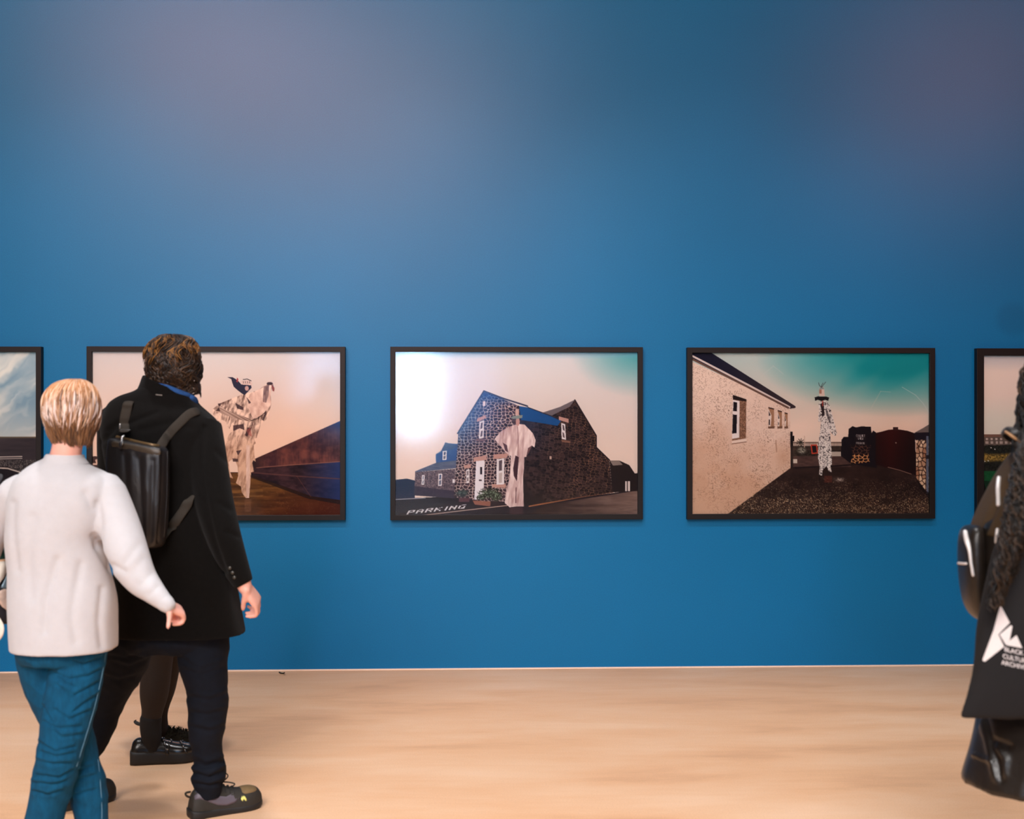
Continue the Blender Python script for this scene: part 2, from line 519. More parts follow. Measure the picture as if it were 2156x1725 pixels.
def paint_dancer():
    k = Canvas(193, 741, 716, 1085)
    k.frame(400, 770, 5.0735)
    X, Y = k.X, k.Y
    sky = k.mix((206, 200, 194), (243, 209, 184), (Y + 140) / 950)
    sky = k.mix(sky, (196, 200, 208), (X - 1000) / 900 * np.clip((700 - Y) / 700, 0, 1))  # bluish reflection in the glazing, painted into the right of the sky
    k.img[:] = sky
    k.rect(-2000, 1010, 560, 1140, (236, 207, 186))
    n = fbm(X / 160, Y / 30, 3)
    gr = k.mix((62, 36, 16), (128, 84, 38), (n - .25) * 1.7)
    gr = k.mix(gr, (74, 28, 14), (X - 500) / 900 * .8 + (Y - 1450) / 500)
    sp = (hash2(np.floor(X / 5), np.floor(Y / 5), 4) > .985) * .5
    gr = k.mix(gr, (190, 140, 90), sp)
    k._put((Y > 1138).astype(float), gr)
    k.line([(-300, 1138), (700, 1142)], 10, (70, 45, 35))
    for yy, a in ((1330, .5), (1345, .35), (1395, .5)):
        k.line([(300, yy + 12), (560, yy), (760, yy - 6)], 14, (150, 104, 52), a)
    # rusty sea wall
    n = fbm(X / 110, Y / 70, 8); n2 = fbm(X / 14, Y / 90, 21)
    wl = k.mix((58, 32, 40), (128, 72, 60), (n * .7 + n2 * .3 - .3) * 1.9)
    wl = k.mix(wl, (34, 74, 138), np.clip((X - 1200) / 420, 0, 1) * np.clip((900 - Y) / 320, 0, 1))  # the same blue reflection painted over the wall's right end
    wl = k.mix(wl, (24, 18, 24), np.clip((820 - X) / 200, 0, 1) * .8)
    k.poly([(640, 1015), (690, 990), (1640, 572), (1640, 1040), (660, 1100)], wl)
    for cx in (1205, 1325):
        k.disc(cx, 960, 46, 42, (150, 88, 72), .55, .5)
    n = fbm(X / 90, Y / 40, 31)
    lo = k.mix((26, 16, 26), (78, 48, 52), (n - .25) * 1.6)
    lo = k.mix(lo, (26, 52, 112), np.clip((X - 1150) / 450, 0, 1) * .8)
    k.poly([(620, 1100), (1640, 1024), (1640, 1440), (1290, 1395), (620, 1165)], lo)
    k.line([(700, 1090), (1050, 1062), (1600, 1026)], 8, (150, 100, 84), .8)
    k.line([(640, 1140), (1130, 1180), (1600, 1210)], 12, (104, 64, 58), .7)
    k.poly([(640, 1165), (1290, 1395), (1640, 1440), (1640, 1490), (1250, 1420), (620, 1185)], (20, 10, 14), .7)
    k.line([(1130, 1180), (1280, 1400)], 8, (140, 80, 60), .35)
    # figure on stilts in ragged cream cloth
    n = fbm((X + .5 * Y) / 34 + 1.3 * fbm(X / 40, Y / 60, 40), (Y - .6 * X) / 95, 41); n2 = fbm((X + .2 * Y) / 15 + fbm(X / 50, Y / 50, 43), Y / 80, 45)
    cl = k.mix((70, 46, 40), (250, 220, 196), (n * .6 + n2 * .5 - .26) * 2.5)
    cl = k.mix(cl, (196, 150, 118), np.clip((Y - 640) / 500, 0, .55))
    k.poly([(228, 500), (232, 465), (300, 408), (420, 360), (520, 322), (560, 300), (640, 290), (720, 262), (770, 225), (830, 183),
            (870, 190), (892, 262), (872, 285), (860, 240), (850, 300), (856, 420), (832, 500), (800, 580), (770, 600), (742, 640), (700, 772),
            (672, 780), (690, 830), (668, 850), (676, 960), (690, 1025), (662, 1010), (652, 1040), (672, 1130), (640, 1138), (632, 1260), (618, 1410), (584, 1412),
            (540, 1352), (532, 1290), (478, 1252), (502, 1180), (496, 1080), (470, 1010), (438, 1000), (398, 1030), (418, 1140), (446, 1202), (412, 1190),
            (386, 1050), (366, 930), (362, 870), (382, 790), (402, 740), (440, 700), (396, 664), (372, 600), (330, 580), (300, 590), (240, 530)], cl)
    fold = k.mix((120, 92, 80), (246, 220, 198), vnoise(X / 80 - Y / 90, (Y - .55 * X) / 13, 51))
    k.poly([(232, 465), (300, 408), (360, 470), (640, 575), (640, 600), (520, 580), (360, 530)], fold)
    k.poly([(640, 300), (770, 235), (845, 200), (850, 420), (790, 520), (660, 570), (600, 430)],
           k.mix((190, 150, 132), (246, 218, 198), fbm(X / 40, Y / 60, 61) * 1.4))
    k.poly([(775, 225), (835, 200), (825, 330), (800, 400), (765, 390)], k.mix((66, 46, 52), (200, 168, 152), fbm(X / 14, Y / 60, 66) * 1.1))
    for p in ([(470, 400), (560, 450), (556, 478), (490, 460)], [(590, 335), (640, 400), (615, 410)], [(285, 408), (330, 402), (306, 436), (262, 486), (310, 490)],
              [(755, 580), (800, 475), (806, 520), (775, 590)], [(450, 640), (560, 625), (570, 690), (520, 670), (450, 700)],
              [(600, 660), (640, 670), (600, 760), (575, 745)], [(440, 990), (500, 995), (500, 1025), (446, 1025)], [(480, 910), (540, 900), (500, 960)]):
        k.poly(p, (52, 34, 38), .8)
    k.line([(640, 590), (700, 570), (760, 530), (800, 490)], 8, (50, 34, 34))
    k.poly([(590, 690), (630, 660), (650, 760), (610, 740)], (164, 84, 76), .6)
    k.poly([(588, 850), (626, 850), (628, 1200), (618, 1410), (588, 1410)], k.mix((200, 164, 146), (246, 220, 204), n2))
    k.disc(840, 195, 34, 16, (56, 36, 40))
    k.poly([(858, 205), (890, 240), (888, 280), (868, 270)], (130, 64, 60))
    navy = (38, 38, 58)
    k.poly([(388, 128), (438, 126), (474, 146), (505, 170), (536, 205), (640, 214), (646, 240), (610, 278), (570, 318), (540, 300), (500, 270), (455, 230), (440, 190), (428, 148)], navy)
    k.poly([(524, 166), (632, 158), (654, 192), (642, 214), (545, 206)], (218, 190, 176))
    for i in range(4):
        k.line([(556 + i * 22, 172), (560 + i * 22, 192)], 6, (80, 70, 76))
    k.line([(556, 152), (600, 148), (640, 166)], 8, (30, 28, 36))
    k.poly([(490, 130), (505, 150), (496, 185), (482, 175)], (160, 60, 62))
    k.disc(594, 246, 20, 26, (196, 156, 146))
    k.rect(570, 1420, 640, 1560, (170, 120, 96), .22)
    # village at the left end of the shore
    k.frame(170, 710, 3.782)
    k.poly([(80, 950), (110, 945), (180, 960), (300, 960), (300, 1085), (80, 1085)], (70, 50, 46))
    k.poly([(110, 975), (140, 962), (160, 1000), (190, 990), (190, 1018), (120, 1010)], (226, 190, 166))
    k.rect(80, 1000, 125, 1016, (226, 190, 166))
    return k.done()


def paint_stone_house():
    k = Canvas(832, 740, 1344, 1083)
    k.frame(810, 710, 3.85)
    X, Y = k.X, k.Y
    sky = k.mix((214, 208, 204), (240, 214, 196), (Y - 150) / 800)
    d = np.hypot((X - 2080) / 620, (Y - 90) / 420)
    sky = k.mix((58, 158, 160), sky, d * 1.05)
    sky = k.mix((120, 176, 204), sky, (Y - 100) / 90 + .15)  # bluish shade below the frame's top lip, painted into the sky
    k.img[:] = sky
    dark = (26, 20, 30)
    k.poly([(80, 1150), (180, 1140), (245, 1155), (245, 1310), (80, 1310)], (24, 38, 66))
    k.poly([(85, 1300), (560, 1285), (1125, 1365), (1600, 1290), (2060, 1235), (2060, 1440), (80, 1440)], dark)
    n = fbm(X / 120, Y / 20, 5)
    k.poly([(1150, 1440), (1300, 1355), (2060, 1240), (2060, 1440)], k.mix((44, 30, 30), (134, 106, 94), (X - 1300) / 800 + (n - .5) * .7))
    k.line([(1170, 1366), (1400, 1325), (1600, 1288), (1850, 1252)], 11, (158, 98, 62))
    # low wing on the left
    sp = hash2(np.floor(X / 7), np.floor(Y / 6), 3)
    k.poly([(414, 944), (455, 918), (490, 848), (520, 856), (595, 862), (595, 1000), (415, 1012)], (42, 78, 134))
    k.poly([(455, 918), (490, 848), (522, 858), (595, 880), (540, 905)], (62, 80, 118))
    k.poly([(245, 1082), (418, 1012), (592, 992), (592, 1056), (250, 1088)], k.mix((60, 70, 100), (110, 112, 128), fbm(X / 60, Y / 8, 7)))
    k.poly([(247, 1088), (572, 1062), (566, 1300), (240, 1276)], k.mix((58, 48, 62), (136, 112, 112), sp))
    k.poly([(245, 1200), (566, 1240), (566, 1300), (240, 1276)], (36, 30, 52), .7)
    wht = (236, 224, 220)
    for p in ([(470, 920), (502, 916), (500, 988), (468, 992)], [(302, 1112), (324, 1110), (320, 1190), (298, 1190)], [(436, 1102), (466, 1100), (462, 1198), (432, 1200)]):
        k.poly(p, wht)
        (a, b), (c, d_), (e, f), (g, h) = p
        k.poly([(a + 8, b + 8), (c - 7, d_ + 8), (e - 7, (d_ + f) / 2 - 3), (g + 9, (b + h) / 2 - 3)], (70, 84, 116))
        k.poly([(a + 6, (b + h) / 2 + 4), (c - 8, (d_ + f) / 2 + 4), (e - 7, f - 8), (g + 8, h - 8)], (96, 100, 120))
    k.rect(548, 1145, 568, 1176, wht)
    # front gable of rubble stone
    e, v = stones(X / 30 + fbm(X / 50, Y / 50, 2) * .8, Y / 25, 11)
    n = fbm(X / 200, Y / 200, 14)
    st = k.mix((34, 22, 32), (78, 58, 66), v)
    mo = k.mix((196, 158, 146), (236, 206, 190), vnoise(X / 20, Y / 20, 4))
    st = k.mix(st, mo, (.13 + .07 * n - e) * 16)
    bl = np.clip((930 - X - (Y - 560) * .45) / 330, 0, 1) * np.clip((1060 - Y) / 380, 0, 1)
    bl = np.maximum(bl, np.clip((560 - Y) / 90, 0, 1))
    bst = k.mix((30, 62, 118), (96, 120, 160), (.11 - e) * 14)
    st = k.mix(st, bst, bl * .92)  # blue veil of a glass reflection, painted over the stones
    k.poly([(596, 768), (803, 436), (1092, 556), (1122, 980), (1126, 1366), (730, 1315), (560, 1290)], st)
    # long side, darker
    e, v = stones(X / 34 + Y / 300, Y / 21 - X / 120, 23)
    st = k.mix((22, 14, 18), (64, 44, 42), v)
    st = k.mix(st, k.mix((96, 74, 66), (182, 128, 88), (X - 1150) / 500), (.10 - e) * 12 * np.clip(fbm(X / 60, Y / 60, 6) * 1.6, .2, 1))
    st = k.mix(st, (28, 56, 108), np.clip((1420 - X) / 330, 0, 1) * np.clip((1000 - Y) / 420, 0, 1) * .6)
    st = k.mix(st, (14, 8, 12), np.clip((Y - 1180) / 120, 0, 1) * np.clip((1350 - X) / 250, 0, 1) * .7)
    k.poly([(1088, 556), (1160, 570), (1345, 634), (1480, 560), (1541, 506), (1716, 796), (1716, 890), (1822, 992), (1846, 1256), (1600, 1290), (1126, 1366)], st)
    k.poly([(1090, 556), (1160, 566), (1345, 632), (1428, 676), (1400, 716), (1250, 690), (1105, 668)], (16, 82, 146), .9)
    k.poly([(1268, 612), (1420, 562), (1541, 504), (1500, 560), (1345, 636)], (112, 100, 102))
    k.line([(590, 776), (803, 434), (960, 494), (1156, 556)], 12, (50, 52, 74))
    k.line([(1541, 506), (1716, 796), (1716, 890), (1824, 994)], 10, (34, 24, 28))
    k.line([(1160, 566), (1345, 634), (1432, 674)], 7, (40, 34, 46))
    lint = (198, 148, 132)
    for p in ([(747, 658), (818, 626), (820, 652), (747, 684)], [(720, 970), (826, 953), (826, 990), (718, 1006)], [(880, 946), (1002, 938), (990, 972), (880, 984)],
              [(642, 1034), (696, 1024), (696, 1054), (640, 1060)], [(1410, 638), (1490, 660), (1490, 692), (1412, 668)], [(868, 1186), (982, 1188), (978, 1216), (872, 1214)]):
        k.poly(p, lint)
    k.rect(740, 820, 812, 842, (120, 92, 96))
    k.poly([(1432, 828), (1504, 838), (1504, 856), (1436, 846)], (132, 92, 74))
    for p in ([(768, 682), (804, 672), (800, 812), (762, 819)], [(906, 986), (968, 978), (966, 1188), (905, 1191)], [(660, 1070), (686, 1065), (684, 1175), (660, 1179)],
              [(1430, 692), (1462, 702), (1469, 829), (1434, 821)]):
        k.poly(p, wht)
        (a, b), (c, d_), (e_, f), (g, h) = p
        w = (c - a)
        k.poly([(a + w * .3, b + 12), (c - w * .28, d_ + 12), (e_ - w * .28, (d_ + f) / 2 - 8), (g + w * .3, (b + h) / 2 - 8)], (92, 76, 80))
        k.poly([(a + w * .3, (b + h) / 2 + 9), (c - w * .28, (d_ + f) / 2 + 9), (e_ - w * .28, f - 14), (g + w * .3, h - 14)], (196, 178, 170) if w > 50 else (104, 86, 88))
    k.poly([(740, 1000), (809, 994), (800, 1300), (725, 1312)], (238, 228, 228))
    k.rect(771, 1048, 790, 1106, (44, 32, 40)); k.rect(763, 1150, 786, 1160, (60, 44, 50))
    k.poly([(794, 520), (815, 514), (815, 552), (796, 556)], (236, 212, 204)); k.rect(1335, 960, 1352, 986, (206, 170, 150))
    # outbuilding on the right
    k.poly([(1824, 998), (1906, 998), (1985, 1034), (2030, 1102), (2060, 1098), (2060, 1244), (1846, 1256)], (34, 24, 24))
    k.poly([(1828, 1000), (1904, 1000), (1932, 1032), (1852, 1038)], (140, 122, 112))
    k.rect(1951, 1164, 1965, 1246, (226, 206, 196)); k.rect(1974, 1164, 1990, 1246, (226, 206, 196))
    # planting
    sp = hash2(np.floor(X / 9), np.floor(Y / 8), 13)
    gn = k.mix((30, 34, 24), (132, 146, 116), (sp - .3) * 1.5)
    for cx, cy, rx, ry in ((850, 1262, 92, 48), (905, 1290, 60, 40), (780, 1290, 40, 30)):
        k._put(np.clip((1.25 - np.hypot((X - cx) / rx, (Y - cy) / ry) - .5 * sp) * 3, 0, 1), gn)
    k._put(np.clip((1.2 - np.hypot((X - 628) / 62, (Y - 1258) / 36) - .5 * sp) * 3, 0, 1), k.mix((28, 40, 44), (90, 104, 96), sp))
    k.poly([(600, 1296), (690, 1300), (684, 1330), (600, 1330)], (88, 54, 62))
    k.poly([(712, 1318), (862, 1326), (852, 1366), (728, 1350)], (150, 94, 76))
    k.poly([(855, 1320), (975, 1330), (960, 1362), (858, 1366)], (40, 26, 32))
    # road marking
    k.line([(85, 1308), (330, 1296)], 6, (170, 164, 172))
    k.line([(310, 1436), (640, 1398), (1000, 1358)], 6, (206, 170, 150))
    k.text('PARKING', 196, 1398, 13.8, -1.45, -3.0, 4.6, (232, 220, 214))
    # figure on stilts in a cream cape
    n = fbm(X / 24 + Y / 260, Y / 120, 33)
    cl = k.mix((176, 136, 130), (250, 226, 216), (n - .16) * 1.9)
    k.poly([(1040, 712), (1075, 700), (1132, 705), (1200, 775), (1222, 830), (1214, 890), (1196, 878), (1160, 900), (1146, 966), (1130, 968),
            (1128, 1060), (1120, 1130), (1126, 1366), (1092, 1366), (1056, 1368), (1012, 1374), (972, 1338), (986, 1238), (1012, 1130), (1022, 960), (985, 938),
            (950, 892), (918, 858), (888, 822), (940, 760), (1000, 725)], cl)
    k.poly([(1058, 955), (1086, 968), (1076, 1100), (1070, 1165), (1046, 1120), (1040, 1060)], (66, 38, 44))
    k.poly([(955, 850), (990, 872), (1000, 930), (975, 915)], (92, 62, 66)); k.poly([(1160, 895), (1196, 872), (1150, 965)], (110, 76, 76))
    k.poly([(1060, 1210), (1068, 1210), (1066, 1340), (1056, 1340)], (120, 84, 86))
    k.line([(1075, 720), (1082, 830), (1078, 960)], 6, (150, 112, 108))
    k.rect(1058, 584, 1086, 634, (214, 172, 156))
    k.disc(1077, 682, 16, 34, (202, 150, 138))
    k.poly([(1022, 652), (1040, 636), (1116, 628), (1114, 650), (1050, 664)], (136, 146, 136))
    k.poly([(1024, 660), (1062, 656), (1062, 700), (1040, 706)], (74, 56, 62), .7)
    k.rect(1010, 1374, 1120, 1432, (90, 56, 58), .5)
    return k.done()


def paint_white_cottage():
    k = Canvas(1458, 743, 1959, 1081)
    k.frame(1430, 710, 3.85)
    X, Y = k.X, k.Y
    sky = k.mix((186, 196, 186), (250, 218, 194), (Y - 200) / 520)
    t = np.clip(1.25 - np.hypot((X - 1750) / 900, (Y - 150) / 400), 0, 1)
    sky = k.mix(sky, (8, 142, 144), t * 1.15)
    sky = k.mix(sky, (204, 198, 182), (vnoise(X / 260 + Y / 300, (Y + .6 * X) / 190, 8) - .5) * .55)
    k.img[:] = sky
    k.line([(660, 330), (770, 236), (850, 300)], 10, (206, 204, 192), .25)
    k.line([(1560, 580), (1640, 440), (1720, 445)], 8, (214, 200, 180), .3)
    k.line([(1815, 405), (1925, 470), (1985, 535), (2040, 620)], 5, (206, 216, 206), .6)
    # ground
    n = fbm(X / 120, Y / 60, 2)
    g = hash2(np.floor(X / 4.5), np.floor(Y / 4.5), 7); g2 = hash2(np.floor(X / 7), np.floor(Y / 6), 9)
    gr = k.mix((24, 14, 14), (62, 42, 36), n)
    den = np.clip((Y - 1050) / 380, 0, 1) * np.clip(.35 + n * .9, 0, 1)
    gr = k.mix(gr, k.mix((120, 84, 56), (236, 200, 158), g2), (g > 1 - .34 * den) * np.clip(den * 1.5, 0, .9))
    k._put((Y > 930).astype(float), gr)
    k.rect(905, 955, 1400, 1050, k.mix((56, 38, 36), (104, 76, 66), fbm(X / 40, Y / 14, 5)))
    k.line([(920, 1056), (1300, 1040), (1420, 1030)], 12, (26, 18, 20))
    k.rect(1235, 925, 1330, 962, (196, 180, 164))
    # fence and garden
    k.rect(915, 880, 1335, 960, k.mix((26, 22, 20), (60, 50, 40), hash2(np.floor(X / 9), np.floor(Y / 8), 1)))
    k.rect(1235, 925, 1330, 962, (190, 174, 158))
    k.line([(920, 853), (1335, 853)], 6, (74, 54, 46)); k.line([(920, 905), (1335, 905)], 5, (74, 54, 46))
    for i in range(34):
        k.line([(930 + i * 12, 848), (930 + i * 12, 915)], 5, (72, 54, 46))
    for a in range(9):
        k.line([(990, 850), (990 + 30 * math.cos(a * .7), 850 + 30 * math.sin(a * .7))], 6, (44, 42, 34))
    k.line([(992, 850), (992, 890)], 6, (48, 40, 32)); k.line([(1022, 800), (1022, 890)], 6, (210, 176, 152))
    k._put(np.clip((1.2 - np.hypot((X - 1000) / 46, (Y - 915) / 34) - .5 * g2) * 3, 0, 1), k.mix((50, 48, 38), (206, 196, 176), g2))
    k.rect(920, 985, 962, 1018, (220, 204, 186))
    k.poly([(1070, 868), (1124, 868), (1132, 940), (1080, 945)], (196, 66, 44)); k.poly([(1081, 878), (1116, 878), (1122, 931), (1088, 935)], (28, 22, 24))
    k.poly([(905, 765), (925, 765), (925, 800), (940, 795), (940, 840), (928, 845), (930, 1050), (905, 1055)], (22, 18, 20))
    # cottage
    n = fbm(X / 150, Y / 150, 15)
    wl = k.mix((238, 208, 186), (214, 170, 140), (Y - 560 - .25 * X) / 520 + (n - .5) * .9)
    wl = k.mix(wl, (96, 66, 48), ((hash2(np.floor(X / 5), np.floor(Y / 5), 33) > .82) * .5 * np.clip((fbm(X / 90, Y / 90, 19) - .3) * 2.5, .1, 1)))
    k.poly([(100, 195), (905, 570), (909, 1056), (395, 1430), (100, 1430)], wl)
    k.poly([(100, 120), (262, 125), (950, 560), (948, 574), (905, 580), (560, 400), (100, 175)], k.mix((18, 20, 40), (52, 40, 44), (X - 300) / 500))
    k.line([(105, 150), (560, 385), (900, 566)], 15, (226, 206, 194)); k.line([(105, 176), (560, 403), (890, 572)], 16, (104, 76, 64))
    k.poly([(443, 468), (552, 504), (549, 832), (436, 860)], k.mix((96, 66, 50), (170, 126, 98), hash2(np.floor(X / 6), np.floor(Y / 6), 3)))
    k.poly([(443, 468), (552, 504), (552, 522), (443, 505)], (36, 22, 20))
    k.poly([(443, 508), (497, 518), (494, 812), (436, 822)], (240, 226, 218))
    k.poly([(447, 524), (477, 529), (476, 602), (445, 598)], (24, 18, 24)); k.poly([(443, 626), (476, 628), (473, 776), (437, 780)], (24, 18, 24))
    k.poly([(434, 838), (552, 818), (552, 844), (437, 862)], (238, 212, 192)); k.line([(436, 862), (552, 846)], 6, (120, 84, 66))
    for x0, y0, w in ((730, 566, 46), (805, 590, 34), (860, 608, 26)):
        k.poly([(x0, y0), (x0 + w, y0 + w * .25), (x0 + w, 740), (x0 - 2, 735)], (166, 122, 92))
        k.poly([(x0, y0), (x0 + w, y0 + w * .25), (x0 + w, y0 + w * .25 + 10), (x0, y0 + 10)], (60, 40, 34))
        k.poly([(x0, y0 + 12), (x0 + w * .55, y0 + 70), (x0 + w * .4, 722), (x0, 722)], (236, 216, 200))
        k.poly([(x0 + 3, y0 + 30), (x0 + w * .4, y0 + 68), (x0 + 3, y0 + 72)], (50, 38, 40)); k.rect(x0 + 3, y0 + 100, x0 + w * .3, 710, (44, 34, 38))
        k.poly([(x0 - 2, 722), (x0 + w + 4, 720), (x0 + w + 4, 738), (x0 - 2, 740)], (120, 88, 68))
    k.line([(790, 835), (796, 925)], 9, (160, 120, 96), .7)
    k.disc(860, 960, 60, 90, (190, 140, 106), .4, .8)
    # gate pier with its sign, red gate, shed and rubble wall
    blk = (20, 15, 22)
    k.poly([(1316, 960), (1322, 830), (1340, 806), (1376, 806), (1380, 742), (1412, 720), (1440, 730), (1480, 722), (1560, 724), (1566, 775), (1580, 756), (1604, 772), (1610, 1060), (1400, 1024)], blk)
    e, v = stones(X / 34, Y / 24, 3)
    k.poly([(1412, 950), (1540, 945), (1552, 1012), (1395, 1026)], k.mix((230, 158, 100), (30, 18, 18), (e - .12) * 9))
    k.poly([(1395, 870), (1560, 874), (1545, 945), (1412, 950)], k.mix((110, 70, 54), (24, 16, 20), (e - .05) * 9))
    k.rect(1434, 784, 1522, 832, (34, 26, 30)); k.rect(1434, 844, 1522, 870, (30, 22, 26))
    lt = (226, 214, 206)
    k.text('COQUET', 1441, 788, 2.35, .05, 0, 2.6, lt); k.text('VIEW', 1455, 810, 2.35, .05, 0, 2.6, lt); k.text('PRIVATE', 1442, 849, 2.0, .05, 0, 2.3, lt)
    rd = k.mix((54, 12, 12), (26, 8, 10), np.abs(X - 1720) / 220 + (Y - 800) / 700)
    k.poly([(1600, 775), (1650, 764), (1700, 750), (1770, 744), (1860, 758), (1920, 778), (1930, 1118), (1700, 1060), (1600, 1030)], rd)
    k.rect(1740, 728, 1782, 752, (60, 34, 34)); k.disc(1765, 855, 5, 5, (190, 160, 140))
    k.line([(1700, 1052), (1800, 1078), (1890, 1108)], 5, (150, 116, 100))
    k.poly([(1908, 780), (2040, 704), (2040, 840), (1925, 836)], (26, 20, 30))
    k.poly([(1918, 772), (2040, 706), (2040, 770)], (116, 102, 96))
    e, v = stones(X / 30, Y / 36, 44)
    k.poly([(1930, 834), (2040, 830), (2040, 1262), (2006, 1240), (1928, 1136)], k.mix((52, 28, 22), k.mix((168, 116, 84), (246, 214, 178), v), (e - .1) * 7))
    k.rect(2012, 800, 2030, 1268, (104, 108, 124)); k.rect(2009, 955, 2033, 985, (40, 34, 40))
    k.poly([(1928, 1136), (2006, 1240), (2040, 1262), (2040, 1300), (1960, 1230)], (18, 10, 12), .7)
    k.rect(1182, 1120, 1245, 1175, (140, 56, 40), .35)
    k._put(np.clip(1.1 - np.hypot((X - 1305) / 66, (Y - 1152) / 26) - .6 * g2, 0, 1) * .9, (206, 186, 170))
    # figure on stilts in a patterned white suit
    pt = fbm(X / 6.5, Y / 6.5, 71, 2)
    cl = k.mix((58, 52, 54), (236, 224, 212), (pt - .28) * 6)
    k.poly([(1135, 545), (1160, 512), (1204, 520), (1228, 560), (1250, 640), (1270, 720), (1285, 782), (1268, 802), (1236, 772), (1226, 745), (1236, 850), (1242, 950),
            (1244, 1030), (1232, 1040), (1242, 1092), (1218, 1084), (1200, 1040), (1168, 1076), (1163, 1118), (1140, 1112), (1146, 1050), (1130, 970), (1136, 850), (1150, 750),
            (1158, 650), (1150, 684), (1132, 682), (1134, 630), (1142, 590)], cl)
    k.poly([(1148, 545), (1176, 520), (1185, 630), (1165, 650), (1160, 590)], (44, 34, 36))
    k.poly([(1196, 560), (1222, 640), (1240, 700), (1222, 690), (1196, 620)], (60, 54, 56), .7)
    k.rect(1164, 512, 1172, 560, (176, 60, 50))
    k.poly([(1103, 488), (1130, 480), (1200, 482), (1222, 490), (1214, 516), (1190, 508), (1160, 518), (1130, 508), (1108, 516)], (18, 16, 22))
    k.poly([(1141, 412), (1180, 408), (1186, 478), (1142, 478)], (226, 196, 178)); k.rect(1141, 425, 1160, 458, (172, 116, 96))
    k.poly([(1141, 424), (1150, 402), (1172, 400), (1182, 424)], (150, 152, 144))
    for x1, y1 in ((1136, 370), (1172, 372), (1194, 364)):
        k.line([(1160, 408), ((1160 + x1) / 2 - 6, 392), (x1, y1)], 4, (54, 50, 50))
    k.line([(1144, 1112), (1142, 1160)], 6, (16, 12, 14)); k.line([(1222, 1085), (1226, 1110)], 6, (30, 20, 20))
    return k.done()


def paint_cloudscape():
    k = Canvas(-439, 741, 73, 1085)
    k.frame(0, 700, 1)
    X, Y = k.X, k.Y
    u = (X * .8 + Y * 1.0) / 55 + fbm(X / 60, Y / 60, 3) * 1.6; w = (X * .6 - Y * .4) / 160
    n = fbm(w, u, 5)
    k.img[:] = k.mix((128, 158, 170), (238, 232, 214), (n - .32) * 2.6)
    k.img[:] = k.mix(k.img, (226, 220, 204), (Y - 150) / 120)
    k._put((Y > 220).astype(float), k.mix((38, 33, 38), (66, 58, 60), fbm(X / 50, Y / 8, 8)))
    k.line([(-440, 221), (73, 221)], 3, (96, 84, 66))
    for y0, a in ((262, .9), (266, .7), (274, .5)):
        k.line([(-430, y0 - 6), (-60, y0 + 1), (40, y0 - 1)], 2, (206, 192, 178), a)
    k._put((Y > 268).astype(float), k.mix((40, 36, 38), (136, 124, 116), (hash2(np.floor(X / 2), np.floor(Y / 1.5), 4) - .3)))
    k.poly([(-440, 270), (10, 282), (40, 296), (20, 312), (-10, 322), (-440, 330)], (26, 20, 26))
    k.line([(-200, 274), (10, 286), (36, 294)], 3, (184, 170, 156))
    sp = hash2(np.floor(X / 3), np.floor(Y / 2.5), 6)
    k._put((Y > 316).astype(float), k.mix((22, 18, 22), (170, 160, 150), (sp - .45) * 1.2))
    k._put((Y > 342).astype(float), (204, 160, 128))
    return k.done()


def paint_meadow():
    k = Canvas(2073, 744, 2570, 1080)
    X, Y = k.X, k.Y
    s = k.mix((212, 204, 198), (252, 226, 206), (Y - 750) / 30)
    s = k.mix(s, (240, 230, 210), (Y - 830) / 50)
    k.img[:] = s
    k.poly([(2073, 908), (2076, 908), (2076, 914), (2420, 913), (2420, 945), (2073, 945)], k.mix((84, 74, 66), (118, 100, 88), fbm(X / 6, Y / 6, 2)))
    k.rect(2073, 914, 2420, 920, (128, 92, 76))
    for i in range(34):
        x = 2081 + i * 10
        k.rect(x, 922, x + 4.5, 926.5, (204, 180, 164)); k.rect(x - 1 + (i % 3), 929, x + 5.5, 934.5, (186, 166, 152))
    sp = hash2(np.floor(X / 2.2), np.floor(Y / 2.2), 5)
    k._put((Y > 935 + 4 * fbm(X / 12, X * 0, 8)).astype(float), k.mix((12, 14, 12), (44, 46, 36), sp))
    k._put(np.clip((10 + 5 * fbm(X / 9, X * 0, 4) - np.abs(Y - 964) - 5 * sp) / 4, 0, 1), k.mix((74, 60, 26), (196, 158, 74), sp))
    for x, y in ((2100, 946), (2076, 974), (2079, 972), (2086, 971), (2146, 954), (2148, 957), (2092, 943)):
        k.disc(x, y, 1.3, 1.2, (226, 222, 208))
    k._put((Y > 993).astype(float), k.mix((8, 66, 34), (26, 98, 52), fbm(X / 5, Y / 3, 3)))
    k._put((Y > 1014).astype(float), k.mix((6, 30, 18), (14, 60, 34), fbm(X / 6, Y / 4, 9)))
    k._put(((Y > 1005 + (X - 2073) * 3.2)).astype(float) * (X < 2100), (10, 8, 10))
    k._put((Y > 1060).astype(float), (12, 10, 12))
    return k.done()


frame_mat = mat('black_frame_wood', col(15, 11, 12), rough=.5, spec=.25, var=.12, scale=60, stretch=(.2, 1, 4))
print_mat = mat('printed_photo_paper', (1, 1, 1, 1), rough=.6, spec=.1, attr='print_colour')


